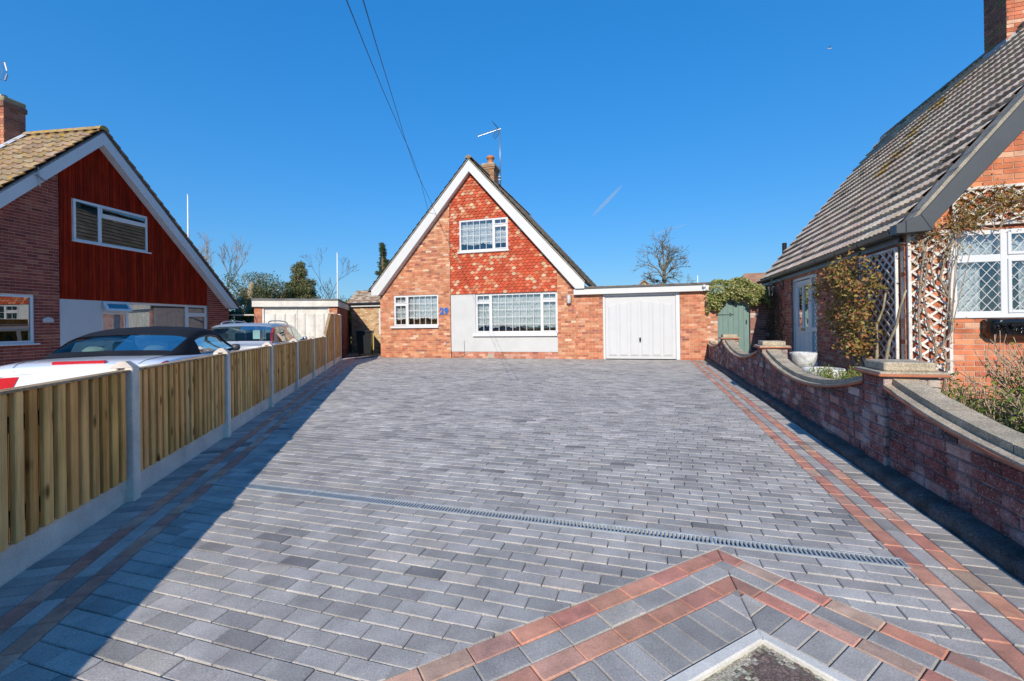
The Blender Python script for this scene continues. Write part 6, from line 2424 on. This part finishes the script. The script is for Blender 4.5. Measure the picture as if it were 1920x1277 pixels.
for s in (1, -1):
    m_ = MB()
    gh.patch(m_, lin(.6, 2.75, 16), lin(.06, .4, 5), -.004, s)
    m_.build('side_window', 'car_glass', es, True)
    m_ = MB()
    for q in range(9):
        yy = .1 + .36 * q / 8
        z_ = gh.at(yy, .52).z
        xi, xo = gh.at(yy, .56).x + .0, gh.at(min(yy + .1, .6), .3).x + .03
        m_.v.extend([(s * (xi - .03), yy - .025, z_), (s * (xo - .02), yy - .02, z_ - .03), (s * (xo + .005), yy + .08, z_ - .05)])
        if q:
            k0 = 3 * q
            for j in range(2):
                m_.f.append((k0 - 3 + j, k0 - 2 + j, k0 + 1 + j, k0 + j))
                m_.c.append((1, 1, 1))
    m_.build('tail_light', 'redlens', es, True)
    m_ = MB()
    body.patch(m_, lin(.01, .2, 4), lin(.62, .78, 3), .006, s)
    m_.build('indicator_lens', 'clearlens', es, True)
    m_ = MB()
    rail = [Vector((s, 1, 1)) * gh.at(y, .72) + Vector((0, 0, h)) for y, h in ((.62, .0), (.72, .05), (.95, .065), (1.6, .065), (2.1, .06), (2.4, .04), (2.5, .0))]
    m_.tube([tuple(p) for p in rail], .016, 6)
    m_.build('roof_rail', 'metal', es, True)
    m_ = MB()
    m_.lathe([(.02, -.06), (.06, -.05), (.075, 0), (.06, .05), (.02, .06)], 12, (s * .98, 2.75, .99))
    m_.tube([(s * .84, 2.75, .94), (s * .96, 2.75, .97)], .025, 6)
    m_.build('door_mirror', 'carsilver', es, True)
    for yy in (.95, 3.75):
        wheel(es, s * .8, yy, s)
mb = MB()
for s in (1, -1):
    gh.patch(mb, lin(2.8, 3.5, 8), lin(.1, 1, 10), -.003, s)
mb.build('windscreen', 'car_glass', es, True)
MB().bbox(-.26, .26, -.025, -.004, .66, .77, .005).build('number_plate', 'yellowplate', es)
MB().bbox(-.1, .1, .17, .178, 1.02, 1.03, .002).tube([(0, .15, 1.0), (-.3, .2, 1.08)], .01, 5).build('rear_wiper', 'black', es)
MB().bbox(.25, .42, .45, .456, 1.05, 1.28, .002, (0.75, 0.74, 0.7)).build('paper_sign', 'plain', es)
for x in (-.4, .4):
    for y in (1.4, 2.2):
        MB().bbox(x - .24, x + .24, y - .08, y + .1, .5, 1.02, .05, (0.35, 0.35, 0.35)).bbox(x - .13, x + .13, y - .05, y + .05, 1.0, 1.2, .04, (0.35, 0.35, 0.35)).build('seat', 'seat', es, True)
MB().box(-.8, .8, .3, 3.2, .5, .55, (0.3, 0.3, 0.3)).build('cabin_floor', 'black', es)
es_a = MB().tube([(.3, .62, 1.47), (.34, .3, 1.72)], .006, 4)
es_a.build('radio_aerial', 'black', es)

# ------------------------------------------------------------------ trees, poles and houses beyond
def bare_tree(label, loc, trunk, h, r, depth, spread, col, shrink_=.7, kids=(2, 4), up=.1, lean=(0, 0), group=None, minr=.008, srange=(.5, 1.0), nb=None, elr=(.35, 1.3)):
    t = thing('bare_tree', label, 'tree', loc, 0, group)
    mb = MB()
    twig_tree(mb, (0, 0, 0), (lean[0], lean[1], 1), trunk, r, 0, .3, .05, .8, (2, 3), .1, col, None, 4)
    o = mb.build('trunk', 'bark', t, True)
    top = Vector(mb.v[-1])
    cr = MB()
    n0 = nb or R.randint(5, 6)
    for k in range(n0):
        a = 2.4 * k + R.uniform(-.4, .4)
        s = srange[0] + (srange[1] - srange[0]) * (k + R.random()) / n0
        p = Vector((lean[0] * trunk * s, lean[1] * trunk * s, trunk * s))
        el = elr[0] + (elr[1] - elr[0]) * (k / n0) + R.uniform(-.15, .15)
        twig_tree(cr, p, (math.cos(a), math.sin(a), el), h * R.uniform(.26, .36), r * .5, depth, spread, .1, shrink_, kids, up, col, None, 3, minr)
    cr.build('crown', 'bark', t, True)
    return t
bare_tree('lone bare tree with spreading crown above the garage roof', (12.3, 36, -.2), 5.9, 2.9, .17, 4, .75, (0.2, 0.18, 0.13), .78, (2, 4), .02, minr=.011, srange=(.7, 1.0), nb=12, elr=(.05, 2.2))
bare_tree('pale bare tree with many upright twigs behind the left house', (-18.8, 28, -.2), 2.6, 5.8, .14, 5, .42, (0.3, 0.25, 0.19), .74, (3, 3), .2, minr=.007)
bare_tree('small dark bare tree behind the flagpole-like white pole', (-10.4, 27, -.2), 2.0, 4.0, .1, 5, .6, (0.16, 0.14, 0.12), .72, (2, 3), .1, minr=.008)
bare_tree('thin bare sapling with straight shoots beside the leafy tree', (-14.2, 25.5, -.2), 1.6, 3.6, .07, 3, .25, (0.25, 0.21, 0.16), .8, (2, 3), .45, minr=.008)

def leafy(name, label, cat, loc, blobs, nleaf, size, pal, mat='leaf', trunk=None, lw=.5):
    t = thing(name, label, cat, loc)
    mb = MB()
    for (c, rr) in blobs:
        n = int(nleaf * rr[0] * rr[2])
        for q in range(n):
            d = Vector((R.gauss(0, 1), R.gauss(0, 1), R.gauss(0, 1))).normalized()
            k = R.uniform(.55, 1.05)
            k *= 1 + .18 * math.sin(d.x * 7 + c[0] * 5) * math.sin(d.z * 8 + c[2] * 3)
            p = (c[0] + d.x * rr[0] * k, c[1] + d.y * rr[1] * k, c[2] + d.z * rr[2] * k)
            leaf(mb, p, R.uniform(*size), pick(pal), (d.x, d.y, d.z + .3), lw)
    mb.build('crown', mat, t)
    if trunk:
        tk = MB()
        tk.tube([(0, 0, 0), (R.uniform(-.1, .1), 0, trunk * .6), (0, 0, trunk)], [.14, .1, .05], 8, (0.2, 0.15, 0.1))
        for (c, rr) in blobs:
            tk.tube([(0, 0, min(trunk * .5, c[2] * .6)), tuple(c)], [.05, .02], 5, (0.2, 0.15, 0.1))
        tk.build('trunk', 'bark', t)
    return t
# broad dark conifer: shelving clumps narrowing to the top
bl = []
for k in range(80):
    z = 1.2 + 3.3 * (k / 79)
    w = max(.1, 2.3 * (1 - (z - .8) / 3.9))
    a = R.uniform(0, 6.28)
    d_ = w * R.uniform(.45, .95)
    s = R.uniform(.22, .38) * (.55 + .3 * w)
    bl.append(((math.cos(a) * d_ * 1.15, math.sin(a) * d_ * .8, z + R.uniform(-.15, .15)), (s, s, s * .8)))
for k in range(10):
    z = 1.4 + .3 * k
    s = max(.1, 1.1 * (1 - (z - 1) / 3.6))
    bl.append(((0, 0, z), (s, s, .3)))
leafy('conifer_tree', 'broad dense grey green conifer behind the neighbouring garage', 'conifer', (-11.1, 23.4, -.1), bl, 4400, (.06, .13), [(3, (0.11, 0.13, 0.05)), (3, (0.17, 0.19, 0.08)), (2, (0.24, 0.24, 0.11)), (1, (0.05, 0.065, 0.03)), (.4, (0.22, 0.15, 0.08))], 'needle', 3.8, .4)
# slender conifer beside the gable
bl = []
for k in range(60):
    z = 2.6 + 3.5 * (k / 59)
    w = max(.06, .8 * (1 - (z - 2.0) / 4.4) * (.7 + .3 * math.sin(z * 9)))
    a = R.uniform(0, 6.28)
    bl.append(((math.cos(a) * w * R.uniform(.6, 1.2), math.sin(a) * w, z), (.24 * (.5 + w), .24 * (.5 + w), .12)))
leafy('slender_conifer', 'slender dark spire conifer rising beside the left slope of the gable', 'conifer', (-7.43, 26, -.2), bl, 7000, (.06, .13), [(3, (0.06, 0.09, 0.03)), (2, (0.1, 0.13, 0.05)), (1, (0.035, 0.055, 0.02))], 'needle', 6.1, .35)
GR = [(3, (0.14, 0.19, 0.05)), (2, (0.2, 0.24, 0.08)), (2, (0.08, 0.12, 0.03)), (1, (0.26, 0.25, 0.1))]
bl = [((R.gauss(0, .75), R.gauss(0, .5), R.uniform(1.2, 3.3) + .8 * R.random()), (.34, .34, .34)) for k in range(85)]
leafy('leafy_tree', 'loose small leaved evergreen tree left of the broad conifer', 'tree', (-12.35, 22.5, -.2), bl, 900, (.06, .12), [(3, (0.1, 0.16, 0.075)), (2, (0.15, 0.2, 0.1)), (2, (0.06, 0.1, 0.04)), (1, (0.28, 0.24, 0.08))], 'leaf', 3.4, .5)
bl = [((R.uniform(-.9, .9), R.gauss(0, .3), 1.9 + R.gauss(0, .3)), (.32, .32, .26)) for k in range(18)]
leafy('yellow_green_shrub', 'bright yellow green shrub showing over the garage roof edge', 'shrub', (-7.6, 20.9, -.2), bl, 1400, (.06, .12), [(3, (0.33, 0.4, 0.05)), (2, (0.22, 0.3, 0.05)), (1, (0.42, 0.45, 0.1))], 'leaf', 1.8, .5)
bl = [((R.gauss(0, .35), R.gauss(0, .3), 2.1 + R.uniform(-.6, .9)), (.26, .26, .3)) for k in range(14)]
leafy('dark_shrub', 'dark green conical shrub left of the buff outbuilding roof', 'shrub', (-8.05, 23.5, -.2), bl, 1500, (.06, .11), GR, 'leaf', 2.8, .5)
bl = [((R.gauss(0, .24), R.gauss(0, .24), 1.5 + 1.7 * R.random()), (.2, .2, .26)) for k in range(26)]
leafy('ivy_clad_stump', 'pollarded trunk wrapped in ivy right of the left house', 'tree stump', (-11.75, 20, -.2), bl, 1200, (.05, .1), [(3, (0.1, 0.13, 0.04)), (2, (0.25, 0.22, 0.09)), (1, (0.16, 0.18, 0.06))], 'leaf', None, .6)
st = bpy.data.objects['ivy_clad_stump']
MB().tube([(0, 0, 0), (.05, 0, 1.5), (.02, 0, 2.2), (.12, 0, 2.6), (.1, 0, 3.0), (.17, 0, 3.3), (.15, 0, 3.42)], [.16, .13, .15, .11, .14, .12, .06], 9, (0.3, 0.25, 0.17)).build('trunk', 'bark', st, True)
t2 = thing('cut_stump', 'shorter cut tree trunk between the left house and ivy clad stump', 'tree stump', (-12.55, 20.6, -.2))
MB().tube([(0, 0, 0), (.03, 0, 1.5), (-.04, 0, 2.3), (.02, 0, 2.6), (-.03, 0, 2.75)], [.15, .12, .13, .1, .05], 8, (0.34, 0.28, 0.2)).tube([(0, 0, 2.2), (.2, 0, 2.9)], [.07, .06], 6, (0.34, 0.28, 0.2)).build('trunk', 'bark', t2, True)
def hedge(label, x0, x1, y, h, pal, n):
    t = thing('hedge', label, 'hedge', ((x0 + x1) / 2, y, -.2))
    mb = MB()
    w = (x1 - x0) / 2
    for k in range(n):
        x = R.uniform(-w, w)
        ht = h * (.86 + .14 * math.sin(x * 3.1) * math.sin(x * 1.7 + 1))
        if R.random() < .6:
            p, u_ = (x, -.35 + R.gauss(0, .08), R.uniform(0, ht)), (0, -1, .3)
        else:
            p, u_ = (x, R.uniform(-.35, .35), ht + R.gauss(0, .06)), (0, -.2, 1)
        leaf(mb, p, R.uniform(.06, .12), pick(pal), u_, .55)
    mb.build('foliage', 'leaf', t)
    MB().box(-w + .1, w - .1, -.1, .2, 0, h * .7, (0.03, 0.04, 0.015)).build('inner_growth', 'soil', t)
hedge('dark shaded hedge between the left house and neighbouring garage', -13.6, -8.8, 19.2, 2.25, [(3, (0.07, 0.1, 0.03)), (2, (0.11, 0.15, 0.05)), (1, (0.04, 0.06, 0.02))], 14000)
hedge('distant green hedge running behind the house and garage', -10, 9, 24.5, 1.9, GR, 16000)
pg = thing('washing_line_rail', 'thin pale rail spanning from the left house to the garage', 'rail', (-10.6, 17.4, LG0))
MB().tube([(-.95, 0, 1.85), (1.75, -.9, 1.8)], .03, 6, (0.55, 0.52, 0.45)).tube([(-.9, 0, 0), (-.9, 0, 1.85)], .03, 6, (0.5, 0.48, 0.42)).build('pole', 'plain', pg)

def pole(label, x, y, h, r, col):
    t = thing('slim_pole', label, 'pole', (x, y, -.2))
    MB().tube([(0, 0, 0), (0, 0, h * .72), (0, 0, h + .2)], [r, r * .8, r * .45], 8, col).build('shaft', 'plain', t, True)
    MB().lathe([(r * .2, h + .2), (r * .9, h + .23), (r * .2, h + .27)], 8, (0, 0, 0), col).build('tip', 'plain', t, True)
pole('white pole rising behind the gable slope of the left house', -18.0, 25, 8.6, .06, (0.75, 0.75, 0.76))
pole('white pole in front of the small bare tree', -8.93, 23, 4.9, .045, (0.78, 0.77, 0.75))
pole('short white pole tip showing above the garage roof', 12.47, 30, 4.22, .05, (0.8, 0.8, 0.8))

fh = thing('distant_house', 'distant brick house whose brown gabled roof peeps over the garage', 'house', (13.35, 45, -.2), -MAIN_A)
MB().box(-3.2, 3.2, 0, 6, 0, 2.9, (0.42, 0.24, 0.15)).build('wall', 'brick', fh)
mb = MB()
mb.prism([(-3.2, 2.9), (3.2, 2.9), (0, 5.6)], -.01, .02, HP, 0, (0.4, 0.3, 0.2), back=True)
mb.build('gable', 'brick', fh)
mb = MB()
for s in (-1, 1):
    mb.add([(s * 3.5, -.2, 2.68), (0, -.2, 5.66), (0, 6.2, 5.66), (s * 3.5, 6.2, 2.68), (s * 3.5, -.2, 2.56), (0, -.2, 5.5), (0, 6.2, 5.5), (s * 3.5, 6.2, 2.56)], [(0, 1, 2, 3), (4, 5, 6, 7), (0, 1, 5, 4), (3, 2, 6, 7)], (0.28, 0.2, 0.13))
mb.build('roof', 'rooftile', fh)
fc = MB().bbox(-2.0, -1.62, 2.5, 3.0, 3.5, 5.35, .02, (0.4, 0.14, 0.08))
fc.build('chimney', 'brick', fh)
for x in (-1.6, 1.4):
    MB().prism(rpoly((x - .5, x + .5, 1.0, 2.1)), 0, .03, HP, .01).build('window', 'upvc', fh)
rr_ = thing('rear_roof', 'low brown tiled roof beyond the ivy covered gate', 'building', (13.3, 22.5, -.2), -MAIN_A)
MB().box(-2, 4, 0, 4, 0, 2.7, (0.4, 0.2, 0.12)).build('wall', 'brick', rr_)
mb = MB()
mb.add([(-2.3, -.3, 2.6), (4.3, -.3, 2.6), (4.3, 2, 4.0), (-1.0, 2, 4.0), (-2.3, 4.3, 2.6), (4.3, 4.3, 2.6)], [(0, 1, 2, 3), (4, 3, 2, 5), (0, 3, 4)], (0.34, 0.19, 0.12))
mb.build('roof', 'rooftile', rr_)

# overhead service cables to the gable
def cable(label, pts):
    a = Vector(pts[-1])
    t = thing('overhead_cable', label, 'cable', tuple(a))
    mb = MB()
    mb.tube([tuple(Vector(p) - a) for p in pts], .006, 5, (0.02, 0.022, 0.03))
    mb.build('wire', 'black', t, True)
    MB().bbox(-.03, .03, -.03, .03, -.05, .05, .01, (0.1, 0.1, 0.1)).build('anchor', 'black', t)
def px(x, y, Y):
    a, b = x - 960.0, -(y - 607.0)
    c, s_ = math.cos(.0135), math.sin(.0135)
    return ((a * c + b * s_) / 840.0 * Y, Y, 1.2 + (-a * s_ + b * c) / 840.0 * Y)
c1 = [px(610, -90, 3.0), px(649.6, 0, 4.2), px(684, 86, 5.9), px(718.6, 171, 8.0), px(748, 238, 10.4), px(771.3, 289.4, 12.6), px(788, 337, 14.6), px(806, 409, 16.3)]
c2 = [px(659, -80, 3.0), px(680.8, 0, 4.0), px(705, 82, 5.6), px(728.5, 158, 7.7), px(745, 212, 9.5), px(758, 256.5, 11.2), px(777.8, 315.7, 13.6), px(809, 381, 16.0), px(817, 396, 16.26)]
cable('left one of two black overhead cables, ending lower on the gable', c1)
cable('right one of two black overhead cables, crossing to the gable', c2)

# gull far up in the sky
bd = thing('flying_bird', 'tiny white gull high in the blue sky', 'bird', (78.9, 110, 67.7))
mb = MB()
mb.lathe([(.0, -.42), (.06, -.36), (.12, -.1), (.13, .1), (.08, .3), (.04, .42), (.0, .46)], 10)
vs_ = mb.v
mb.v = [(p[0], p[2], p[1]) for p in vs_]
for s in (-1, 1):
    mb.add([(0, .16, .05), (s * .5, .12, .32), (s * .75, -.05, .3), (s * .48, -.12, .3), (0, -.14, .04), (s * .48, 0, .27), (0, 0, 0)], [(0, 1, 5, 6), (1, 2, 5), (2, 3, 5), (5, 3, 4, 6)])
mb.build('body', 'upvc', bd, True)
bd.rotation_euler = (0, 0, rad(70))

# two faint wisps of high cloud
def wisp(p0, p1, wid, dens):
    a, b = Vector(p0), Vector(p1)
    mid = (a + b) / 2
    d = b - a
    L_ = d.length / 2
    mb = MB()
    n = 12
    prof = [(math.sin(math.pi * i / 16) ** 1.2, -math.cos(math.pi * i / 16)) for i in range(17)]
    vs, fs = [], []
    q = d.normalized().to_track_quat('Z', 'Y')
    for (r_, z_) in prof:
        for k in range(n):
            w = 2 * math.pi * k / n
            vs.append(tuple(q @ Vector((r_ * wid * math.cos(w), r_ * wid * math.sin(w), z_ * L_))))
    for i in range(16):
        for k in range(n):
            fs.append((i * n + k, i * n + (k + 1) % n, (i + 1) * n + (k + 1) % n, (i + 1) * n + k))
    m = bpy.data.materials.new('cloud_wisp')
    m.use_nodes = True
    nt = m.node_tree
    nt.nodes.clear()
    out = nt.nodes.new('ShaderNodeOutputMaterial')
    v = nt.nodes.new('ShaderNodeVolumePrincipled')
    v.inputs['Color'].default_value = (1, 1, 1, 1)
    v.inputs['Density'].default_value = dens
    nt.links.new(v.outputs[0], out.inputs['Volume'])
    o = mb.add(vs, fs).build('cloud_wisp', m)
    o.location = mid
    o['kind'] = 'stuff'
wisp(px(1108, 408, 2200), px(1168, 346, 2300), 10, .022)
wisp(px(1214, 443, 2300), px(1296, 418, 2250), 7, .02)
